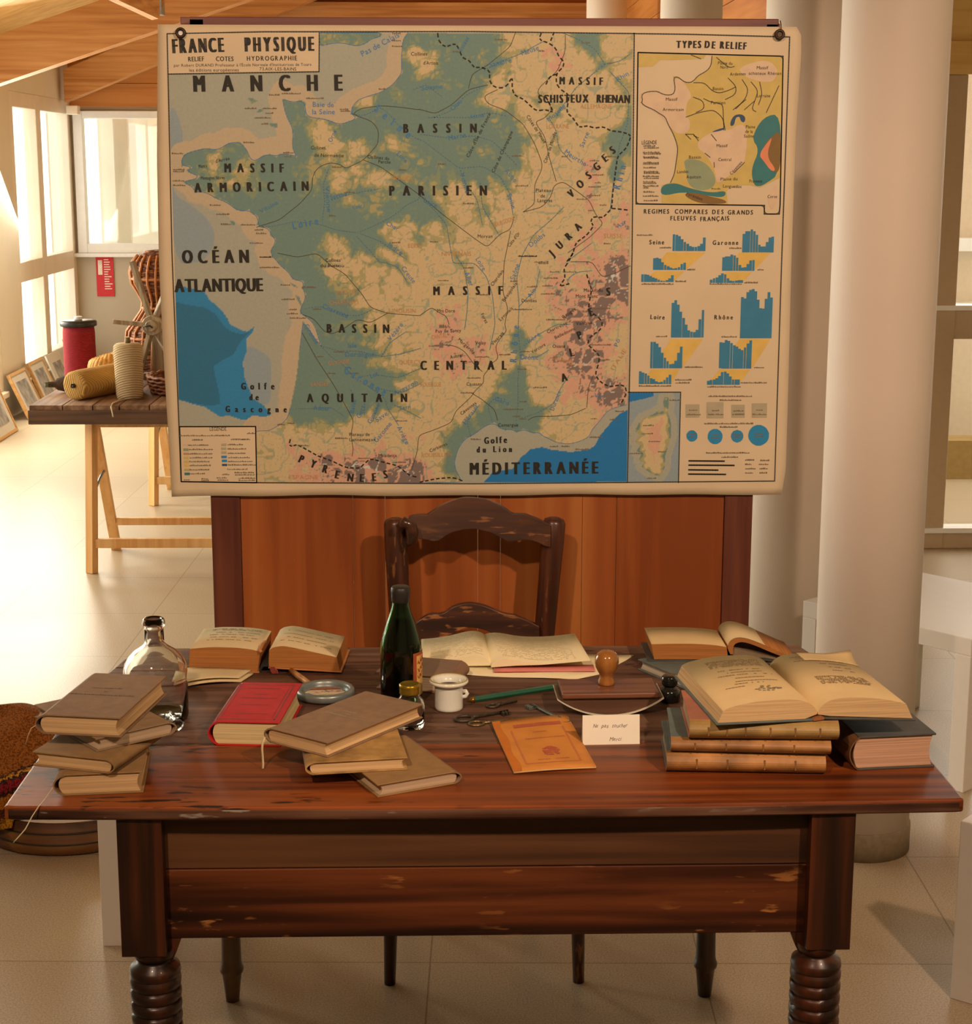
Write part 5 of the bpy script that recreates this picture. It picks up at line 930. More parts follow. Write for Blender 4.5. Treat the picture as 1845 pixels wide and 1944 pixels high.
def book(lab, c, ang, w, d, z, t, sp, cover, edges, spine_m=None, group=None, name='book', board=.0026, lift=(0, 0)):
    r = thing(name, lab, 'book', (c[0], c[1], z), math.radians(ang), group)
    rz, a, b = rot_for(sp, w, d); M = RZ(rz); bl = min(.011, t * .32)
    x0 = -a / 2 + bl
    q = MB()
    for z0, z1 in ((0, board), (t - board, t)): q.box(x0 + .004, a / 2, -b / 2, b / 2, z0, z1, M)
    q.build('cover', cover, r, bevel=.0011)
    arc = [(x0 + .006 - (bl + .006) * math.sin(PI * k / 10) ** .7, t * k / 10) for k in range(11)]; arc[0] = (x0 + .006, 0); arc[-1] = (x0 + .006, t)
    inner = [(x + .0022, .0022 + (t - .0044) * zz / t) for x, zz in arc[::-1]]
    MB().prism([(x, zz) for x, zz in arc + inner], -b / 2, b / 2, 'y', M, smooth=False).build('spine', spine_m or cover, r)
    k0, k1 = board + .0002, t - board - .0002; xe = a / 2 - .005
    fe = [(xe - .0045 * math.sin(PI * k / 8), k0 + (k1 - k0) * k / 8) for k in range(9)]
    se = [(x0 + .004 - (bl - .003) * .8 * math.sin(PI * k / 8), k0 + (k1 - k0) * k / 8) for k in range(9)]
    MB().prism(fe + se[::-1], -b / 2 + .0035, b / 2 - .0035, 'y', M).build('page_block', edges, r)
    return r
def marks(r, name, lines, z, mt, h=.0035, M=None):
    "rows of small letter-like dashes on a flat surface: (x0, x1, y)"
    q = MB()
    for x0, x1, y in lines:
        x = x0
        while x < x1:
            w_ = random.uniform(.0016, .0034); hh = h * random.choice((.6, .8, 1)); q.add([(x, y, z), (x + w_, y, z), (x + w_, y + hh, z), (x, y + hh, z)] if not M else [M @ Vector(v) for v in [(x, y, z), (x + w_, y, z), (x + w_, y + hh, z), (x, y + hh, z)]], [(0, 1, 2, 3)]); x += w_ + random.uniform(.0005, .0016)
    return q.build(name, mt, r)
def fl(P, ang, w, d):
    "centre from the front-left corner"
    a = math.radians(ang); return (P[0] + math.cos(a) * w / 2 - math.sin(a) * d / 2, P[1] + math.sin(a) * w / 2 + math.cos(a) * d / 2)
GL = 'brown books stacked at the left end of the desk'
# left stack, bottom to top
c4 = fl((-.6839, .0377), 5.9, .140, .205)
b4 = book('khaki cloth book at the bottom of the left stack, white thread over desk edge', c4, 5.9, .140, .205, T, .0358, 'L', khaki2, pg, group=GL)
q = MB().tube([(-.683, .040, .775), (-.690, .012, .767), (-.696, -.008, .762), (-.703, -.025, .752), (-.712, -.034, .735), (-.724, -.04, .722), (-.732, -.03, .712)], .0009, 6); q.build('bookmark_thread', mat('thread_white', seen(214, 176, 136), .9), b4, world=True)
b3 = book('khaki book second from the bottom of the left stack, its rounded spine facing right', fl((-.724, .0805), -17.6, .1455, .205), -17.6, .1455, .205, .7958, .0243, 'R', khaki2, pg, group=GL)
b2 = book('khaki book turned crosswise just under the top book of the left stack', (-.6333, .2074), 38.0, .144, .2269, .8201, .0228, 'R', khaki3, pg_grey, group=GL)
b1 = book('grey brown book with black title lines on top of the left stack', (-.6330, .2019), -9.3, .1433, .2306, .8429, .0332, 'L', khaki, pg, group=GL)
random.seed(4); marks(b1, 'cover_title', [(-.030, .020, .030), (-.003, .003, .012), (-.058, .056, -.006)], .0334, dark_ink, .005)
MB().tube([(-.07, -.1145, .014), (-.077, -.117, .010), (-.083, -.119, -.004), (-.086, -.121, -.016)], .0014, 6, flat=.4).build('ribbon_end', leaf_tan, b1)
# middle stack
GM = 'brown books stacked in the middle of the desk'
book('khaki book at the bottom of the middle stack, dusty grey page edges', fl((-.1735, .0213), 25.4, .1477, .2), 25.4, .1477, .2, T, .0219, 'R', khaki2, pg_grey, spine_m=khaki, group=GM)
book('mottled tan book with worn corners between the two khaki ones of the middle stack', fl((-.2896, .0640), 7.9, .1641, .21), 7.9, .1641, .21, .7819, .0220, 'L', mottled, pg, group=GM)
m1 = book('khaki book with faint title and ribbon on top of the middle stack', (-.2349, .2259), 52.9, .2488, .1391, .8039, .0257, 'B', khaki, pg, group=GM)
random.seed(8)
Mr = RZ(-PI / 2); marks(m1, 'cover_title', [(-.018, .012, .014), (-.002, .004, .004), (-.036, .034, -.008)], .0259, grey_ink, .005, M=Mr)
q = MB(); zz = [.812, .811, .804, .793, .780, .769, .7625]; P_ = [(-.352, .180), (-.364, .167), (-.3672, .1625), (-.3680, .1605), (-.3672, .1595), (-.3665, .157), (-.3665, .151)]
q.tube([(x, y, z) for (x, y), z in zip(P_, zz)], .0024, 6, flat=.3).build('ribbon', leaf_tan, m1, world=True)
# red book
rb = book('red book with blind frame on its cover, lying between left stack and middle stack', (-.4008, .3840), -5.0, .1256, .2272, T, .0435, 'L', red_c, pages('page_edges_yellow', seen(180, 140, 92)))
q = MB()
for x0, x1, y0, y1 in ((-.050, -.0475, -.1, .1), (.049, .0515, -.1, .1), (-.05, .0515, -.1, -.0975), (-.05, .0515, .0975, .1), (-.044, -.043, -.09, .09), (.044, .045, -.09, .09)): q.box(x0, x1, y0, y1, .0435, .0437)
q.build('cover_frame', mat('blind_tooling', seen(112, 42, 34), .6), rb)
marks(rb, 'cover_title', [(-.03, .03, .075), (-.012, .012, .04), (-.03, .032, .018), (-.028, .024, -.02), (-.026, .03, -.07)], .0438, mat('faded_title', seen(120, 34, 28), .6), .005)
# right stack: spines to the front
GR = 'leather spined books stacked at the right end of the desk'
def bands(r, w, d, t, mt, xs):
    q = MB()
    for x in xs: q.box(x - .0012, x + .0012, -d / 2 - .0002, -d / 2 + .004, t * .28, t * .72)
    q.build('spine_bands', mt, r)
dkband = mat('spine_band', seen(116, 70, 34), .6, var=.3)
r3 = book('tan leather spined book at the bottom of the right stack', fl((.2949, .118), -4.1, .2583, .17), -4.1, .2583, .17, T, .0361, 'F', blue_board, pg_grey, spine_m=tanleather, group=GR); bands(r3, .2583, .17, .0361, dkband, (-.08, -.03, .03, .08))
r2 = book('thin tan leather spined book in the middle of the right stack with blue grey boards', fl((.301, .117), -5.0, .2588, .165), -5.0, .2588, .165, .7961, .0252, 'F', blue_board, pg_grey, spine_m=tanleather2, group=GR); bands(r2, .2588, .165, .0252, dkband, (-.09, -.04, .02, .07))
r1 = book('rust red covered book with olive leather spine on top of the right stack', fl((.3290, .1045), -3.2, .2415, .1727), -3.2, .2415, .1727, .8214, .0322, 'F', rust_board, pg_grey, spine_m=olive_l, group=GR); bands(r1, .2415, .1727, .0322, dkband, (-.09, -.06, -.03, .01, .05, .09))
r4 = book('thick dark book with pinkish page edges at the right end, propping the open book', fl((.5960, .1254), 6.5, .1484, .185), 6.5, .1484, .185, T, .0588, 'L', darkcloth, pg_pink, spine_m=brown_spine, board=.0035)
# ------------------------------------------------------------------ open books
def profile_z(prof, x): return float(np.interp(x, [p[0] for p in prof], [p[1] for p in prof]))
def print_rows(q, prof, rows, z0=0, h=.003, dens=.8, M=None):
    for x0, x1, y in rows:
        x = x0
        while x < x1:
            w_ = random.uniform(.002, .006)
            if random.random() < dens:
                za, zb = profile_z(prof, x), profile_z(prof, min(x + w_, x1)); q.add([M @ Vector(v) for v in [(x, y, za + .0006), (min(x + w_, x1), y, zb + .0006), (min(x + w_, x1), y + h, zb + .0006), (x, y + h, za + .0006)]], [(0, 1, 2, 3)])
            x += w_ + .001
def leafblock(prof, base, y0, y1, M, name, mats, parent, leafm_):
    "page stack: profile = list of (x,z) along the top, base = list of (x,z) along the bottom; top face gets the leaf material"
    q = MB(); n_ = len(prof)
    b_ = [(x, float(np.interp(x, [p[0] for p in base], [p[1] for p in base]))) for x, _ in prof]
    b_[0] = base[0]; b_[-1] = base[-1]
    def V(p, y): return M @ Vector((p[0], y, p[1]))
    vs = [V(p, y0) for p in prof] + [V(p, y1) for p in prof] + [V(p, y0) for p in b_] + [V(p, y1) for p in b_]
    o = 0
    fs = [(i, i + 1, n_ + i + 1, n_ + i) for i in range(n_ - 1)]
    fs += [(2 * n_ + i, 3 * n_ + i, 3 * n_ + i + 1, 2 * n_ + i + 1) for i in range(n_ - 1)]
    fs += [(i, 2 * n_ + i, 2 * n_ + i + 1, i + 1) for i in range(n_ - 1)] + [(n_ + i, n_ + i + 1, 3 * n_ + i + 1, 3 * n_ + i) for i in range(n_ - 1)]
    fs += [(0, n_, 3 * n_, 2 * n_), (n_ - 1, 3 * n_ - 1, 4 * n_ - 1, 2 * n_ - 1)]
    q.add(vs, fs); q.mi = [1] * (n_ - 1) + [0] * (len(fs) - n_ + 1); q.sm = [True] * (n_ - 1) + [False] * (len(fs) - n_ + 1)
    return q.build(name, [mats, leafm_], parent)
def smooth(pts, n=24):
    "resample a polyline with a gentle spline"
    xs = [p[0] for p in pts]; t_ = np.linspace(0, len(pts) - 1, n); X = np.interp(t_, range(len(pts)), xs); Zz = np.interp(t_, range(len(pts)), [p[1] for p in pts])
    for _ in range(3):
        Zz[1:-1] = (Zz[:-2] + 2 * Zz[1:-1] + Zz[2:]) / 4; X[1:-1] = (X[:-2] + 2 * X[1:-1] + X[2:]) / 4
    return list(zip(X.tolist(), Zz.tolist()))
# big open book lying over the right stack and the thick dark book
ZB = .8537
ob = thing('open_book', 'big open book with yellowed printed pages lying across the right stack', 'book', (.5375, .1060, ZB), math.radians(3))
M = Matrix.Identity(4); D0 = .262
Mo = Matrix(((1, -.30, 0, 0), (0, 1, 0, 0), (0, 0, 1, 0), (0, 0, 0, 1)))
Mo = RZ(math.radians(4))
lp = smooth([(-.158, .022), (-.150, .028), (-.11, .036), (-.06, .038), (-.03, .036), (-.012, .029), (-.003, .020), (0, .013)])
rp_ = smooth([(0, .013), (.004, .022), (.014, .031), (.03, .036), (.06, .037), (.10, .033), (.135, .026), (.150, .021)])
MB().prism([(-.170, .0), (-.004, .0), (-.004, .003), (-.170, .003)], 0, D0 + .004, 'y', Mo).build('left_cover', blue_board, ob, bevel=.0008)
MB().prism([(.010, .003), (.165, -.0075), (.165, -.0045), (.010, .006)], -.004, D0, 'y', Mo).build('right_cover', darkcloth, ob, bevel=.0008)
MB().prism([(-.008, .0005), (.012, .0025), (.012, .005), (.004, .008), (-.008, .003)], -.002, D0 + .002, 'y', Mo).build('spine', mat('rusty_spine', seen(140, 76, 40), .6), ob)
leafblock(lp, [(-.166, .0032), (-.02, .0032), (-.0005, .010)], .004, D0, Mo, 'left_page_block', pg, ob, leafm)
leafblock(rp_, [(.0005, .010), (.02, .0068), (.162, -.0040)], .002, D0 - .002, Mo, 'right_page_block', pg, ob, leafm)
random.seed(21); q = MB()
rows_l = [(-.125, -.03, .232 - k * .0056) for k in range(7)] + [(-.118, -.04, .176), (-.112, -.045, .162), (-.125, -.03, .148), (-.10, -.05, .130), (-.105, -.03, .112), (-.115, -.06, .100), (-.13, -.09, .085)]
print_rows(q, lp, rows_l, h=.0028, M=Mo)
rows_r = [(.03, .13, .238), (.035, .12, .226), (.03, .12, .214), (.07, .12, .196), (.075, .125, .176), (.08, .12, .156)] + [(.035, .125, .12 - k * .0056) for k in range(8)]
print_rows(q, rp_, rows_r, h=.0028, M=Mo); q.build('printing', print_ink, ob)
q = MB(); random.seed(5)
for k in range(26):
    a = random.uniform(0, 6.28); r_ = random.uniform(0, 1) ** .5; x = -.068 + .024 * r_ * math.cos(a); y = .065 + .013 * r_ * math.sin(a); z = profile_z(lp, x) + .0008; q.add([Mo @ Vector(v) for v in [(x, y, z), (x + .006, y + .001, z), (x + .005, y + .004, z), (x + .001, y + .004, z)]], [(0, 1, 2, 3)])
q.build('vignette', mat('vignette_ink', seen(126, 100, 72), .8), ob)
# lifted corner of the right page
z_ = lambda x: profile_z(rp_, x)
gr = [[(x, D0 - .045 + .045 * i / 6, z_(x) + .0008 + .016 * (i / 6) ** 2 * max(0, (x - .095) / .055) ** 1.5) for x in [.05 + .1 * j / 8 for j in range(9)]] for i in range(7)]
q = MB().sheet(gr, .0005); q.v = [tuple(Mo @ Vector(v)) for v in q.v]; q.build('lifted_page', leafm, ob)
# thick open book at the back left
ot = thing('open_book', 'thick open book with orange brown page edges at the back left of the desk', 'book', (-.4235, .70, T), math.radians(-3))
ltop = smooth([(-.142, .047), (-.10, .0515), (-.05, .0505), (-.02, .047), (-.004, .043)]); rtop = smooth([(.014, .046), (.022, .052), (.04, .055), (.06, .052), (.10, .043), (.146, .033)])
leafblock(ltop, [(-.145, .003), (-.07, .0028), (-.010, .0028)], .003, .152, Matrix.Identity(4), 'left_page_block', pg_orange, ot, leaf_tan)
leafblock(rtop, [(.012, .0125), (.08, .009), (.152, .005)], .003, .152, Matrix.Identity(4), 'right_page_block', pg_orange, ot, leaf_tan)
orange_c = mat('orange_board', seen(164, 92, 44), .7, var=.2, scale=20)
MB().box(-.148, -.006, 0, .155, 0, .0026).build('left_cover', orange_c, ot, bevel=.0007)
MB().prism([(.012, .0095), (.156, .0022), (.156, .0048), (.012, .0122)], 0, .155, 'y').build('right_cover', orange_c, ot, bevel=.0007)
MB().prism([(-.008, .0026), (-.002, .018), (.013, .018), (.013, .0125), (.002, .012), (-.004, .0026)], .003, .152, 'y').build('spine', mat('black_spine', seen(26, 22, 18), .6), ot)
MB().tube([(-.002, .06, .0475), (-.004, .03, .0495), (-.004, .0, .047), (.000, -.003, .043)], .004, 8, flat=.6).build('ribbon', orange_c, ot)
q = MB()
for k in range(5): q.tube([(.014 + k * .002, .002, .012), (.018 + k * .003, -.006, .008), (.022 + k * .0025, -.010, .002)], .0009, 5)
q.build('headband_threads', mat('red_thread_ends', seen(140, 52, 40), .9), ot)
random.seed(31); q = MB()
print_rows(q, ltop, [(-.12, -.02, .135), (-.12, -.02, .128), (-.11, -.075, .11), (-.065, -.02, .11), (-.12, -.03, .094), (-.115, -.06, .075), (-.05, -.02, .075), (-.118, -.03, .055)], h=.0035, M=Matrix.Identity(4)); print_rows(q, rtop, [(.03, .13, .12), (.03, .13, .095), (.04, .12, .07), (.03, .13, .045)], h=.003, M=Matrix.Identity(4)); q.build('printing', grey_ink, ot)
# book with grey edges lying under the curled one, back right
book('old book with grey white page edges under the curled open book', (.4383, .6920), -60.3, .150, .20, T, .0219, 'B', blue_board, pages('page_edges_pale', seen(176, 140, 112)), spine_m=darkcloth)
ub = thing('open_book', 'open book with a curled bundle of leaves at the back right of the desk', 'book', (.345, .6905, .7825))
lp2 = smooth([(-.006, .0335), (.03, .0345), (.08, .034), (.12, .031), (.142, .027)])
leafblock(lp2, [(.0, .003), (.07, .0028), (.146, .0028)], .003, .125, Matrix.Identity(4), 'page_block', pg_orange, ub, leafm)
MB().box(-.012, .150, 0, .128, -.0002, .0024).prism([(.148, -.0002), (.22, -.0002), (.29, -.012), (.29, -.0095), (.22, .0024), (.148, .0024)], 0, .128, 'y').build('cover', darkcloth, ub)
outer = [(.150, .012), (.143, .026), (.147, .040), (.160, .047), (.178, .046), (.205, .036), (.235, .022), (.266, .008), (.280, .003)]; inner = [(.274, -.001), (.235, .013), (.205, .027), (.180, .0365), (.166, .037), (.157, .032), (.155, .024), (.156, .012)]
so = smooth(outer, 26); si = smooth(inner, 26)
MB().prism(so + si, .004, .122, 'y', smooth=True).build('curled_leaves', pg_orange, ub)
MB().prism([(x, z + .0006) for x, z in so[3:18]] + [(x, z + .0001) for x, z in so[3:18][::-1]], .003, .123, 'y', smooth=True).build('curled_page', leaf_tan, ub)
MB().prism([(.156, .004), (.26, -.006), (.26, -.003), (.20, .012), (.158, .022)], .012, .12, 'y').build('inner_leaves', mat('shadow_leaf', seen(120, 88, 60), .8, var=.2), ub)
# brown book behind the bottle
book('grey brown cloth book with rounded spine lying behind the green bottle', (-.1075, .628), -17.0, .152, .115, T, .0340, 'R', mat('grey_brown_cloth', seen(122, 84, 62), .75, var=.1, scale=45, bump=.1), pg_grey, spine_m=mat('brown_spine_cloth', seen(128, 84, 58), .75, var=.12, scale=40, bump=.1))
# handwritten notebook on a pink blotter and a folded sheet
fo = MB().sheet([[(a[0] + (b[0] - a[0]) * j / 10, a[1] + (b[1] - a[1]) * j / 10, T + .0016 + .0012 * math.sin(j * .9 + i)) for j in range(11)] for i, (a, b) in enumerate([((-.12, .692), (.186, .640)), ((-.10, .74), (.235, .675)), ((-.08, .80), (.30, .775)), ((-.06, .84), (.318, .808))])], .0007)
tag(fo.build('folded_sheet', leaf_white, origin=(.1, .74, T), world=True), 'large cream folded sheet of paper under the open notebook', 'paper')
bl = MB().sheet([[(.030 + .199 * j / 8, .684 + .05 * i, T + .0052 - .002 * i) for j in range(9)] for i in range(2)], .0008)
tag(bl.build('blotting_paper', mat('pink_blotter', seen(198, 104, 88), .9, var=.06), origin=(.13, .70, T), world=True), 'pink blotting paper sticking out under the front of the open notebook', 'paper')
nb_ = thing('notebook', 'open notebook with handwriting lying at the back of the desk before the chair', 'notebook', (.0255, .706, T + .0062))
lp3 = smooth([(-.140, .004), (-.11, .006), (-.075, .012), (-.05, .0195), (-.03, .022), (-.012, .017), (0, .006)]); rp3 = smooth([(0, .006), (.006, .014), (.022, .0185), (.045, .017), (.075, .010), (.11, .0085), (.15, .010), (.195, .016)])
leafblock(lp3, [(-.138, .0005), (-.05, .0005), (0, .001)], .012, .197, Matrix.Identity(4), 'left_pages', leaf_white, nb_, leaf_white)
Ms = Matrix(((1, -.06, 0, .0), (.05, 1, 0, 0), (0, 0, 1, 0), (0, 0, 0, 1)))
Ms = Matrix(((1, -.085, 0, 0), (-.02, 1, 0, 0), (0, 0, 1, 0), (0, 0, 0, 1)))
leafblock(rp3, [(0, .001), (.05, .0045), (.10, .006), (.195, .0145)], .0, .195, Ms, 'right_pages', leaf_white, nb_, leaf_white)
random.seed(41); q = MB()
print_rows(q, lp3, [(-.12, -.015, .185 - k * .009) for k in range(18)], h=.0014, dens=.6, M=Matrix.Identity(4)); print_rows(q, rp3, [(.02, .17, .185 - k * .009) for k in range(19)], h=.0014, dens=.65, M=Ms); q.build('handwriting', mat('faded_ink', seen(176, 140, 108), .8), nb_)
# curled manuscript sheets behind the glass jar
q = MB(); gr = []
for i in range(6):
    a = Vector((-.580, .600 + .02 * i)); b = Vector((-.462 + .004 * i, .640 + .009 * i)); gr.append([(a.x + (b.x - a.x) * j / 8, a.y + (b.y - a.y) * j / 8, T + .009 + .006 * math.sin(PI * j / 8) * (1 - i / 8) + .003 * i / 5) for j in range(9)])
q.sheet(gr, .001); q.sheet([[(x + .004, y - .003, z - .006) for x, y, z in row] for row in gr], .0022); tag(q.build('manuscript', leaf_tan, origin=(-.52, .65, T), world=True), 'curled old sheets of paper between the clear glass bottle and the red book', 'paper')
# ------------------------------------------------------------------ glass, ink and small things
clear = glassmat('clear_glass', (.96, .97, .94))
gb_ = thing('glass_bottle', 'clear glass apothecary bottle with side spout near its foot behind the left stack', 'bottle', (-.583, .420, T))
R0 = .0565
out_p = [(.0, 0), (.05, 0), (R0 - .002, .003), (R0, .010), (R0, .075), (R0, .092), (.054, .104), (.047, .117), (.036, .128), (.024, .136), (.0175, .143), (.0172, .165), (.0172, .172), (.0200, .174), (.0203, .180), (.0185, .186), (.0155, .188)]
in_p = [(.0125, .187), (.0128, .15), (.0145, .142), (.021, .134), (.033, .125), (.044, .1145), (.051, .102), (.0532, .09), (.0532, .012), (.048, .006), (0, .0055)]
MB().lathe(out_p + in_p, 64, cap=False).build('body', clear, gb_)
Mt = along((.030, -.046, .018), (.048, -.074, .015))
MB().lathe([(.011, -.004), (.011, .022), (.014, .024), (.014, .031), (.0095, .031), (.0085, 0)], 28, M=Mt, cap=False).build('side_spout', clear, gb_)
gw_ = thing('wine_bottle', 'dark green corked bottle with red and yellow label standing in the middle of the desk', 'bottle', (-.1468, .508, T))
RB = .0385
green = glassmat('green_glass', (.10, .32, .10))
op = [(0, .006), (.02, .003), (.034, 0), (RB - .001, .003), (RB, .010), (RB, .103), (.0372, .117), (.0325, .136), (.0255, .158), (.0195, .174), (.0162, .186), (.0152, .194), (.0150, .2)]
ip = [(.0124, .2), (.0128, .19), (.0165, .175), (.0225, .158), (.0295, .136), (.0345, .115), (.036, .098), (.036, .012), (.03, .008), (0, .010)]
MB().lathe(op + ip, 56, cap=False).build('glass', green, gw_)
MB().lathe([(.0352, .0125), (.0355, .098), (.034, .115), (.029, .136), (.0222, .157), (.019, .1655)], 48).build('dark_liquid', mat('dark_liquid', (.004, .006, .004), .12), gw_)
MB().lathe([(.0154, .192), (.0168, .194), (.0172, .206), (.0178, .212), (.0172, .219), (.0155, .2215), (.004, .222)], 40).build('wax_cap', mat('wax_cap', (.022, .02, .018), .42, var=.3, scale=90, bump=.1), gw_)
def label_patch(q, r, a0, a1, z0, z1, n=12):
    q.add([(r * math.cos(a0 + (a1 - a0) * k / n), r * math.sin(a0 + (a1 - a0) * k / n), z) for z in (z0, z1) for k in range(n + 1)], [(k, k + 1, n + 2 + k, n + 1 + k) for k in range(n)], True); return q
A0, A1 = math.radians(-54), math.radians(52)
lb = label_patch(MB(), RB + .0004, A0, A1, .020, .102).build('label', mat('label_ochre', seen(196, 140, 66), .6, var=.2, scale=60), gw_)
lr = mat('label_red', seen(150, 56, 30), .6, var=.15)
q = label_patch(MB(), RB + .0007, A0, A0 + .20, .020, .102); label_patch(q, RB + .0007, A0, A1, .0965, .102)
random.seed(9)
q2 = MB()
def curvetext(q_, st, a_start, z, size, r, slope):
    a = a_start
    for c_ in st:
        vs, fs = glyph(c_, .3); sc = size
        q_.add([(r * math.cos(a + x * sc / r), r * math.sin(a + x * sc / r), z + y * sc + slope * (a + x * sc / r - a_start) * r) for x, y, _ in vs], fs); a += (adv(c_) * sc + .0004) / r
for st, a_, z_, sz in (('Le Bon', A0 + .26, .070, .0125), ('de Sud', A0 + .28, .056, .0115)): pass
for k in range(3):
    z0_ = .081 - k * .013
    q2.tube([((RB + .0006) * math.cos(A0 + .28 + .055 * i), (RB + .0006) * math.sin(A0 + .28 + .055 * i), z0_ + .0045 * math.sin(i * 1.7 + k) + .0009 * i) for i in range(14 - 3 * k)], .0009, 5)
q.build('label_border', lr, lb); q2.build('label_script', lr, lb)
q = MB()
for k in range(9): label_patch(q, RB + .0006, A0 + .35, A0 + .35 + .5 * math.sin(PI * (k + .5) / 9), .030 + k * .0016, .0312 + k * .0016, 5)
q.build('label_vignette', mat('label_brown', seen(140, 86, 36), .6, var=.3), lb)
jr = thing('glass_jar', 'small clear glass jar with ribbed gold lid beside the middle stack', 'jar', (-.1285, .366, T))
MB().lathe([(0, .003), (.022, 0), (.0255, .003), (.0262, .012), (.0262, .040), (.024, .050), (.0175, .058), (.0165, .062), (.0165, .066), (.0145, .066), (.0145, .06), (.021, .049), (.0236, .040), (.0236, .012), (.02, .008), (0, .008)], 44, cap=False).build('glass', clear, jr)
MB().lathe([(.0178, .0625), (.0186, .064), (.0178, .067), (.0186, .0695), (.0178, .072), (.0188, .0745), (.0186, .079), (.0165, .081), (.0155, .0805), (.002, .0805)], 40).build('gold_lid', mat('gold_lid', seen(150, 108, 30), .3, metal=.75, var=.1), jr)
# porcelain ink well
iw = thing('inkwell', 'white porcelain inkwell cup with wide rim standing right of the green bottle', 'inkwell', (-.0592, .469, T))
porc = mat('porcelain', seen(214, 186, 160), .18, var=.03, scale=30, coat=.3)
MB().lathe([(0, 0), (.0235, 0), (.0255, .002), (.0258, .006), (.0258, .042), (.027, .047), (.034, .0495), (.0362, .052), (.0355, .0555), (.033, .0568), (.028, .0562), (.022, .052), (.0205, .046), (.0205, .012), (0, .008)], 56, cap=False).build('cup', porc, iw)
MB().tube([(.024, -.002, .034), (.031, -.004, .035), (.0335, -.004, .030), (.031, -.004, .025), (.024, -.002, .023)], .0038, 10).build('lug', porc, iw)
MB().lathe([(.0004, .0445), (.0204, .0445), (.0204, .0448), (.0004, .0449)], 40).build('dried_ink', mat('dried_ink', (.06, .04, .025), .5, var=.9, scale=40), iw)
q = MB(); q.tube([(.0335 * math.cos(a), .0335 * math.sin(a), .0566) for a in [2 * PI * k / 48 for k in range(48)]], .0012, 6, closed=True); q.build('rim_line', mat('olive_rim', seen(166, 128, 66), .4), iw)
# rocker blotter
bk = thing('rocker_blotter', 'wooden rocker blotter with round knob and white paper strip on the desk', 'blotter', (.2315, .46, T), math.radians(1.5))
Rr_ = .162; arc = [(Rr_ * math.sin(a), Rr_ - Rr_ * math.cos(a) + .0012) for a in np.linspace(-.64, .64, 33)]
dkw = wood('blotter_body', seen(60, 34, 20), seen(84, 48, 30), seen(100, 60, 38), axis=0, grain=40, rough=.5)
MB().prism([(x * .985, z + .001) for x, z in arc] + [(.086, .034), (-.086, .034)], -.036, .042, 'y').build('curved_block', dkw, bk)
MB().prism(arc + [(x, z - .0011) for x, z in arc[::-1]], -.042, .048, 'y').build('blotting_strip', mat('strip_paper', seen(206, 168, 136), .85), bk)
MB().box(-.088, .088, -.044, .048, .0342, .0445).build('top_plate', wood('blotter_top', seen(80, 38, 22), seen(108, 56, 34), seen(130, 76, 48), axis=0, grain=44, rough=.35, coat=.1), bk, bevel=.003)
MB().lathe([(.0145, .0445), (.0158, .047), (.0155, .052), (.0125, .058), (.0125, .063), (.0165, .070), (.0205, .078), (.0222, .087), (.0215, .096), (.0175, .104), (.011, .1085), (.002, .110)], 44, c=(-.002, .010, -.0)).build('knob', wood('knob_wood', seen(116, 60, 20), seen(150, 84, 34), seen(176, 106, 50), axis=2, grain=20, rough=.15, bump=0, coat=.6), bk)
# pencil, keys, magnifier
pc = thing('pencil', 'thick dark green pencil with brass tip lying towards the blotter', 'pencil', (-.017, .503, T)); p, q_ = Vector((-.0115, .505, T + .0058)), Vector((.146, .581, T + .0058))
MB().lathe([(.0056, 0), (.0056, .175)], 6, M=along(p, q_), smooth=False).build('green_barrel', mat('green_lacquer', seen(22, 70, 44), .3, coat=.4, var=.05), pc, world=True)
dv = (p - q_).normalized(); MB().lathe([(.0050, 0), (.0046, .008), (.0028, .0085), (.0026, .012)], 16, M=along(p, p + dv * .012)).build('brass_tip', mat('pencil_brass', seen(176, 116, 50), .3, metal=.9), pc, world=True)
iron = mat('old_iron', seen(74, 54, 40), .45, metal=.55, var=.35, scale=120, bump=.2); steel = mat('steel_key', seen(150, 138, 120), .3, metal=.9, var=.15); bronze = mat('bronze_key', seen(120, 88, 56), .35, metal=.7, var=.3)
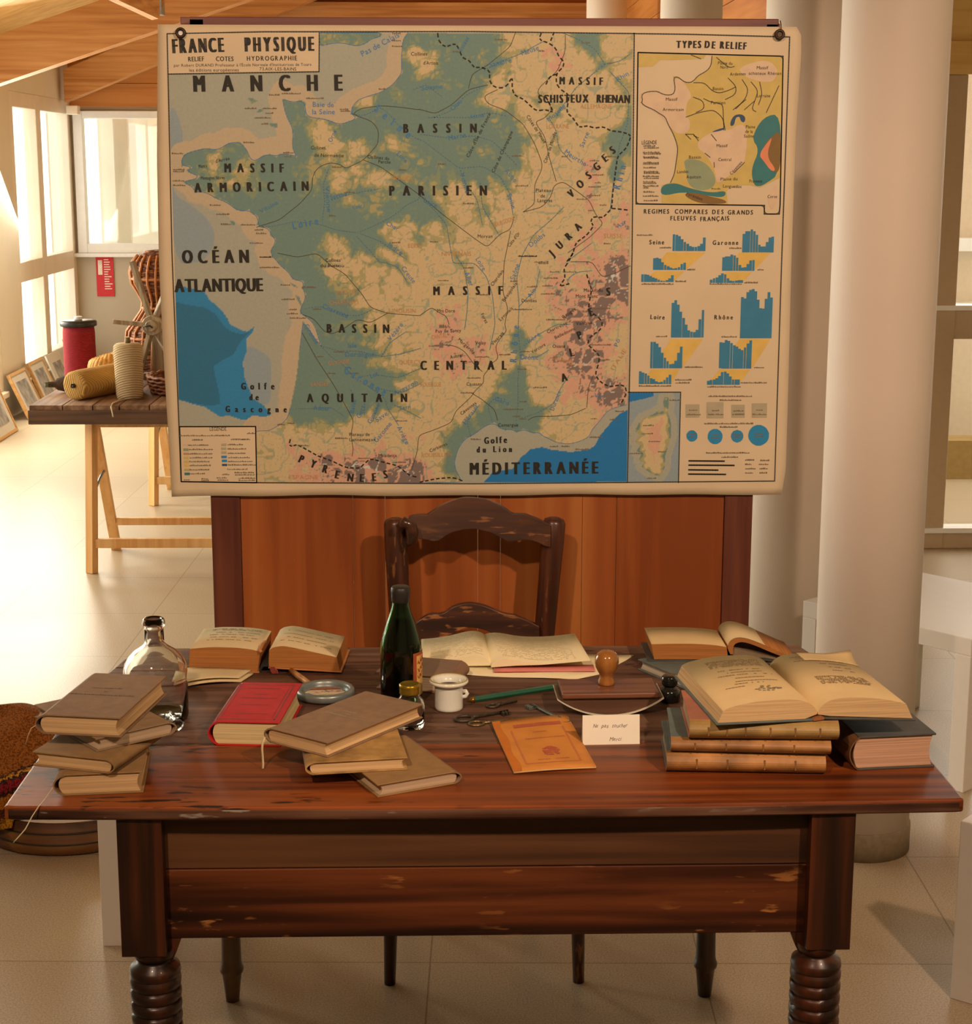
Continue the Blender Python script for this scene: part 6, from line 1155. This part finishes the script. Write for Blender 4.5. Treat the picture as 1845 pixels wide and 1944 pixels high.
def key(lab, p, q_, mt, L_bow=.017, r=.0032, bit=.014, flip=1, ward=True):
    p, q_ = Vector(p), Vector(q_); d = (q_ - p).normalized(); n_ = Vector((-d.y, d.x, 0)) * flip; t = thing('key', lab, 'key', (p.x, p.y, T)); z = T + r + .0004
    P3 = lambda a, b, h=0: tuple(p + d * a + n_ * b + Vector((0, 0, z - p.z + h)))
    MB().tube([P3(L_bow * (1 - math.cos(a)) , L_bow * .82 * math.sin(a)) for a in [2 * PI * k / 28 for k in range(28)]], r * .85, 8, closed=True).build('bow', mt, t, world=True)
    Lq = (q_ - p).length
    MB().tube([P3(2 * L_bow, 0), P3(2 * L_bow + .003, 0), P3(2 * L_bow + .006, 0), P3(2 * L_bow + .009, 0), P3(2 * L_bow + .012, 0), P3(Lq, 0)], [r * 1.0, r * 1.5, r, r * 1.45, r, r], 10).build('shank', mt, t, world=True)
    if bit:
        q = MB(); a0 = Lq - .018
        for a, b in ((0, .0045), (.0065, .0105), (.0125, .0165)): q.prism([tuple(p.xy + d.xy * (a0 + a) + n_.xy * .001), tuple(p.xy + d.xy * (a0 + b) + n_.xy * .001), tuple(p.xy + d.xy * (a0 + b) + n_.xy * bit), tuple(p.xy + d.xy * (a0 + a) + n_.xy * bit)], z - r * .8, z + r * .8)
        q.prism([tuple(p.xy + d.xy * (a0) + n_.xy * .001), tuple(p.xy + d.xy * (a0 + .0165) + n_.xy * .001), tuple(p.xy + d.xy * (a0 + .0165) + n_.xy * bit * .5), tuple(p.xy + d.xy * a0 + n_.xy * bit * .5)], z - r * .8, z + r * .8)
        q.build('bit', mt, t, world=True)
    return t
key('dark iron key with its toothed bit pointing right, longest of the dark keys', (-.0475, .392, T), (.0475, .442, T), iron, flip=-1, r=.0034)
key('bronze coloured key with turned collar half under the orange booklet', (-.0235, .371, T), (.0885, .404, T), bronze, L_bow=.0135, r=.0026, bit=0)
key('small dark key lying crosswise beside the green pencil', (.012, .470, T), (.066, .503, T), iron, L_bow=.0105, r=.003, bit=0)
key('bright steel key with its bit toward the inkwell and shank under the orange booklet', (.152, .372, T), (.094, .477, T), steel, L_bow=.012, r=.0032, bit=.017, flip=1)
mg = thing('magnifying_glass', 'round magnifying glass with grey rim and wooden handle behind the middle stack', 'magnifier', (-.29, .545, T))
MB().lathe([(.044, .004), (.047, .002), (.052, .002), (.055, .006), (.055, .014), (.052, .018), (.047, .018), (.044, .015), (.044, .004)], 56, c=(-.290, .545, T), cap=False).build('rim', mat('grey_rim', seen(120, 110, 98), .35, metal=.5, var=.1), mg, world=True)
MB().lathe([(.001, .013), (.03, .0122), (.044, .0105), (.044, .0095), (.03, .0078), (.001, .007)], 48, c=(-.290, .545, T)).build('lens', clear, mg, world=True)
MB().tube([(-.3205, .592, T + .0095), (-.328, .607, T + .009), (-.347, .648, T + .008), (-.366, .690, T + .0075)], [.0045, .0058, .0062, .0055], 14).build('handle', wood('handle_wood', seen(150, 88, 46), seen(180, 116, 68), seen(200, 140, 90), axis=1, grain=60, rough=.35), mg, world=True)
# black things behind the right stack
t = thing('ink_bottle', 'glossy black ink bottle squeezed between blotter and right stack', 'bottle', (.3505, .506, T)); bk_m = mat('black_gloss', (.010, .012, .011), .12, var=.1, coat=.6)
MB().lathe([(.0, 0), (.018, 0), (.020, .003), (.020, .020), (.017, .024), (.0115, .027), (.0115, .031)], 36).build('glass_body', bk_m, t)
MB().lathe([(.0135, .0312), (.0150, .034), (.0150, .047), (.012, .050), (.003, .051)], 32).build('stopper', bk_m, t)
t = thing('spectacle_case', 'shiny black spectacle case mostly hidden behind the big open book', 'case', (.54, .655, T))
MB().tube([(.505, .640, T + .0135), (.515, .642, T + .0138), (.54, .650, T + .0142), (.57, .660, T + .0142), (.625, .672, T + .0138), (.636, .674, T + .0135)], [.006, .0128, .0142, .0142, .0128, .006], 20, flat=.95).build('shell', bk_m, t, world=True)
MB().tube([(.632, .672, T + .0135), (.638, .674, T + .0135)], .0045, 10).build('clasp', mat('clasp_metal', (.3, .28, .24), .3, metal=.9), t, world=True)
# orange booklet
bo = thing('booklet', 'orange paper booklet with red cartouche and round emblem lying before the keys', 'booklet', (.045, .123, T))
A_, B_, C_, D_ = [Vector((x, y, 0)) for x, y in ((.0455, .1235), (.1825, .1455), (.1535, .414), (.0165, .366))]
def bp(u, v, h=0): 
    p = (A_ * (1 - u) + B_ * u) * (1 - v) + (D_ * (1 - u) + C_ * u) * v; return (p.x, p.y, T + .0036 + h + .0030 * math.sin(PI * u) * .5 + .004 * (v ** 3) * (1 - .5 * u))
og = mat('orange_paper', seen(190, 108, 44), .75, var=.12, scale=16, spec=.3); ogd = mat('orange_stain', seen(182, 90, 24), .75, var=.1, scale=20)
MB().sheet([[bp(j / 10, i / 12) for j in range(11)] for i in range(13)], .0028).build('leaves', pages('booklet_leaves', seen(190, 134, 84)), bo, world=True)
MB().sheet([[bp(j / 10, i / 12, .0006) for j in range(11)] for i in range(13)], .0005).build('cover', og, bo, world=True)
def bpatch(q, poly, h): q.add([bp(u, v, h) for u, v in poly], [tuple(range(len(poly)))]); return q
q = MB()
for i in range(10): bpatch(q, [(0.0, i / 10), (.10 + .02 * math.sin(i * 1.3), i / 10), (.10 + .02 * math.sin((i + 1) * 1.3), (i + 1) / 10), (0, (i + 1) / 10)], .0009)
q.build('faded_spine', ogd, bo, world=True)
rk = mat('red_print_ink', seen(166, 72, 44), .75, var=.15, scale=60); rk2 = mat('faint_print_ink', seen(178, 92, 50), .75, var=.1)
q = MB()
for i in range(12):
    u0, u1 = .24 + .62 * i / 12, .24 + .62 * (i + 1) / 12; hh = .040; k_ = .01 * math.sin(i * 1.1); bpatch(q, [(u0, .82 + k_ * .3), (u1, .82), (u1, .82 + hh * 1.5), (u0, .82 + hh * 1.5 + k_ * .4)], .0011)
q.build('cartouche', rk, bo, world=True)
q = MB(); random.seed(14)
for k in range(40):
    a = random.uniform(0, 6.28); r_ = random.uniform(0, 1) ** .5; u, v = .56 + .105 * r_ * math.cos(a), .33 + .085 * r_ * math.sin(a); s_ = .022; bpatch(q, [(u - s_, v - s_ * .5), (u + s_, v - s_ * .5), (u + s_, v + s_ * .5), (u - s_, v + s_ * .5)], .0010 + k * .000004)
q.build('emblem', rk, bo, world=True)
q = MB()
for (u0, v0), (u1, v1) in (((.19, .12), (.19, .78)), ((.86, .12), (.86, .78)), ((.19, .12), (.86, .10))):
    for i in range(10):
        a, b = i / 10, (i + 1) / 10; wv_ = .012
        if u0 == u1: bpatch(q, [(u0 - wv_, v0 + (v1 - v0) * a), (u0 + wv_, v0 + (v1 - v0) * a), (u0 + wv_, v0 + (v1 - v0) * b), (u0 - wv_, v0 + (v1 - v0) * b)], .0010)
        else: bpatch(q, [(u0 + (u1 - u0) * a, v0 - wv_ * .6), (u0 + (u1 - u0) * b, v0 - wv_ * .6), (u0 + (u1 - u0) * b, v0 + wv_ * .6), (u0 + (u1 - u0) * a, v0 + wv_ * .6)], .0010)
for v, u0, u1 in ((.70, .45, .62), (.58, .32, .80), (.17, .35, .48), (.17, .56, .74)):
    u = u0
    while u < u1: w_ = random.uniform(.012, .03); bpatch(q, [(u, v), (u + w_, v), (u + w_, v + .022), (u, v + .022)], .0011); u += w_ + .008
q.build('title_lines', rk2, bo, world=True)
# little notice card
cw = .0985; card_t = thing('notice_card', 'white folded card asking in handwriting not to touch, standing behind the orange booklet', 'sign', (.2190, .266, T), math.radians(2))
card_m = mat('white_card', seen(232, 192, 158), .7, var=.02, scale=8, spec=.3); Mc = Matrix.Rotation(-.16, 4, 'X')
MB().box(-cw / 2, cw / 2, -.0004, .0004, 0, .051, Mc).build('front_leaf', card_m, card_t)
MB().box(-cw / 2, cw / 2, -.0004, .0004, 0, .051, TR(0, .0166, 0) @ Matrix.Rotation(.16, 4, 'X')).build('back_leaf', card_m, card_t)
q = MB()
def place_card(qq, pts, fs): qq.add([Mc @ Vector((x, -.0007, z)) for x, z in pts], fs)
def hand(st, x0, x1, z0, h):
    sc = h / CAPH; tot = sum(adv(c_) for c_ in st) * sc; kx = (x1 - x0) / tot; x = x0
    for i, c_ in enumerate(st):
        vs, fs = glyph(c_, .35); place_card(q, [(x + a * sc * kx, z0 + b * sc + .0006 * math.sin(i * 2.3)) for a, b, _ in vs], fs); x += adv(c_) * sc * kx
hand('Ne', -.032, -.023, .0295, .0070); hand('pas', -.0175, -.005, .0295, .0070); hand('toucher', .001, .028, .0295, .0070); hand('Merci', -.004, .017, .0062, .0070)
q.build('handwriting', mat('pen_ink', seen(92, 70, 60), .7), card_t)
# ------------------------------------------------------------------ wooden tub and woven bag on the floor at the left
tubw = wood('tub_wood', seen(64, 32, 10), seen(92, 48, 16), seen(116, 66, 26), axis=0, grain=30, rough=.6, bump=.15)
tb = thing('wooden_tub', 'round low wooden tub on the floor at the left behind the desk', 'tub', (-1.06, 1.85, 0))
MB().lathe([(.235, 0), (.248, .006), (.250, .03), (.247, .034), (.249, .06), (.246, .0635), (.246, .088), (.236, .088), (.234, .02)], 72, cap=False).lathe([(.234, .018), (.234, .022)], 72).build('staves', tubw, tb)
q = MB()
for z in (.032, .062): q.tube([(.2495 * math.cos(2 * PI * k / 64), .2495 * math.sin(2 * PI * k / 64), z) for k in range(64)], .0022, 6, closed=True)
q.build('hoop', mat('dark_hoop', (.03, .022, .014), .6), tb)
MB().lathe([(.001, .083), (.15, .0835), (.233, .082), (.233, .079)], 56).build('pale_contents', mat('flour_white', (.78, .76, .70), .9, var=.05), tb)
def kilim():
    mt, N, L, P = newmat('kilim_weave'); P.inputs['Roughness'].default_value = .95; P.inputs['Specular IOR Level'].default_value = .1
    tc = N.new('ShaderNodeTexCoord'); sx = N.new('ShaderNodeSeparateXYZ'); nz = N.new('ShaderNodeTexNoise'); nz.inputs['Scale'].default_value = 110; n2 = N.new('ShaderNodeTexNoise'); n2.inputs['Scale'].default_value = 210
    L.new(tc.outputs['Object'], nz.inputs['Vector']); L.new(tc.outputs['Object'], n2.inputs['Vector']); L.new(tc.outputs['Object'], sx.inputs[0])
    ad = N.new('ShaderNodeMath'); ad.operation = 'MULTIPLY_ADD'; ad.inputs[1].default_value = .03; L.new(nz.outputs['Fac'], ad.inputs[0])
    sk = N.new('ShaderNodeMath'); sk.operation = 'MULTIPLY_ADD'; sk.inputs[1].default_value = -.22; L.new(sx.outputs['X'], sk.inputs[0]); L.new(sx.outputs['Z'], sk.inputs[2]); L.new(sk.outputs[0], ad.inputs[2])
    rp = N.new('ShaderNodeValToRGB'); rp.color_ramp.interpolation = 'CONSTANT'; e = rp.color_ramp.elements
    bands = [(0, (150, 92, 22)), (.10, (90, 40, 18)), (.15, (168, 100, 24)), (.24, (84, 36, 18)), (.30, (160, 84, 22)), (.38, (66, 32, 22)), (.41, (130, 30, 32)), (.455, (60, 36, 28)), (.48, (176, 108, 34)), (.50, (70, 40, 24)), (.515, (128, 66, 24))]
    e[0].position = 0; e[0].color = (*seen(*bands[0][1]), 1); e[1].position = bands[1][0]; e[1].color = (*seen(*bands[1][1]), 1)
    for p_, c_ in bands[2:]: x = e.new(p_); x.color = (*seen(*c_), 1)
    mr = N.new('ShaderNodeMapRange'); mr.inputs['From Min'].default_value = -.085; mr.inputs['From Max'].default_value = .315; L.new(ad.outputs[0], mr.inputs['Value']); L.new(mr.outputs['Result'], rp.inputs['Fac'])
    mx = N.new('ShaderNodeMix'); mx.data_type = 'RGBA'; mx.blend_type = 'MULTIPLY'; mx.inputs['Factor'].default_value = .8; r2 = N.new('ShaderNodeValToRGB'); r2.color_ramp.elements[0].position = .42; r2.color_ramp.elements[1].position = .55; r2.color_ramp.elements[0].color = (.35, .3, .26, 1)
    L.new(n2.outputs['Fac'], r2.inputs['Fac']); L.new(rp.outputs['Color'], mx.inputs['A']); L.new(r2.outputs['Color'], mx.inputs['B']); L.new(mx.outputs['Result'], P.inputs['Base Color'])
    b = N.new('ShaderNodeBump'); b.inputs['Strength'].default_value = .8; b.inputs['Distance'].default_value = .006; L.new(n2.outputs['Fac'], b.inputs['Height']); L.new(b.outputs['Normal'], P.inputs['Normal']); return mt
km = kilim()
kb = thing('woven_bag', 'stuffed brown and orange woven kilim bag lying on the wooden tub', 'bag', (-1.25, 1.80, .09))
q = MB(); vs = []; nA, nB = 48, 26
for i in range(nB):
    v = i / (nB - 1)
    for k in range(nA):
        a = 2 * PI * k / nA; ph = v * PI / 2
        r_ = (math.cos(ph) ** .55 if v < 1 else .02); z = .238 * math.sin(ph) ** 1.1
        rx, ry = .205, .19
        bmp = 1 + .05 * math.sin(3 * a + 4 * v) + .03 * math.sin(7 * a - 5 * v)
        vs.append((rx * r_ * math.cos(a) * bmp, ry * r_ * math.sin(a) * bmp, z * (1 + .06 * math.sin(2 * a + 1)) + .002))
q.add(vs, [(i * nA + k, i * nA + (k + 1) % nA, (i + 1) * nA + (k + 1) % nA, (i + 1) * nA + k) for i in range(nB - 1) for k in range(nA)], True); q.f.append(tuple(range(nA))[::-1]); q.sm.append(False); q.mi.append(0)
q.build('bag_body', km, kb)
gr = []
for i in range(9):
    v = i / 8; row = []
    for j in range(15):
        a = math.radians(158 + 88 * j / 14); rr = .262 + .006 * math.sin(j * 1.7) + (.012 * v); row.append((-1.06 + rr * math.cos(a) - (-1.25), 1.85 + rr * math.sin(a) - 1.80, .105 - .088 * v * (1 - .75 * max(0, (j - 6) / 8)) - .09 + .0))
    gr.append(row)
MB().sheet(gr, .004).build('hanging_flap', km, kb)
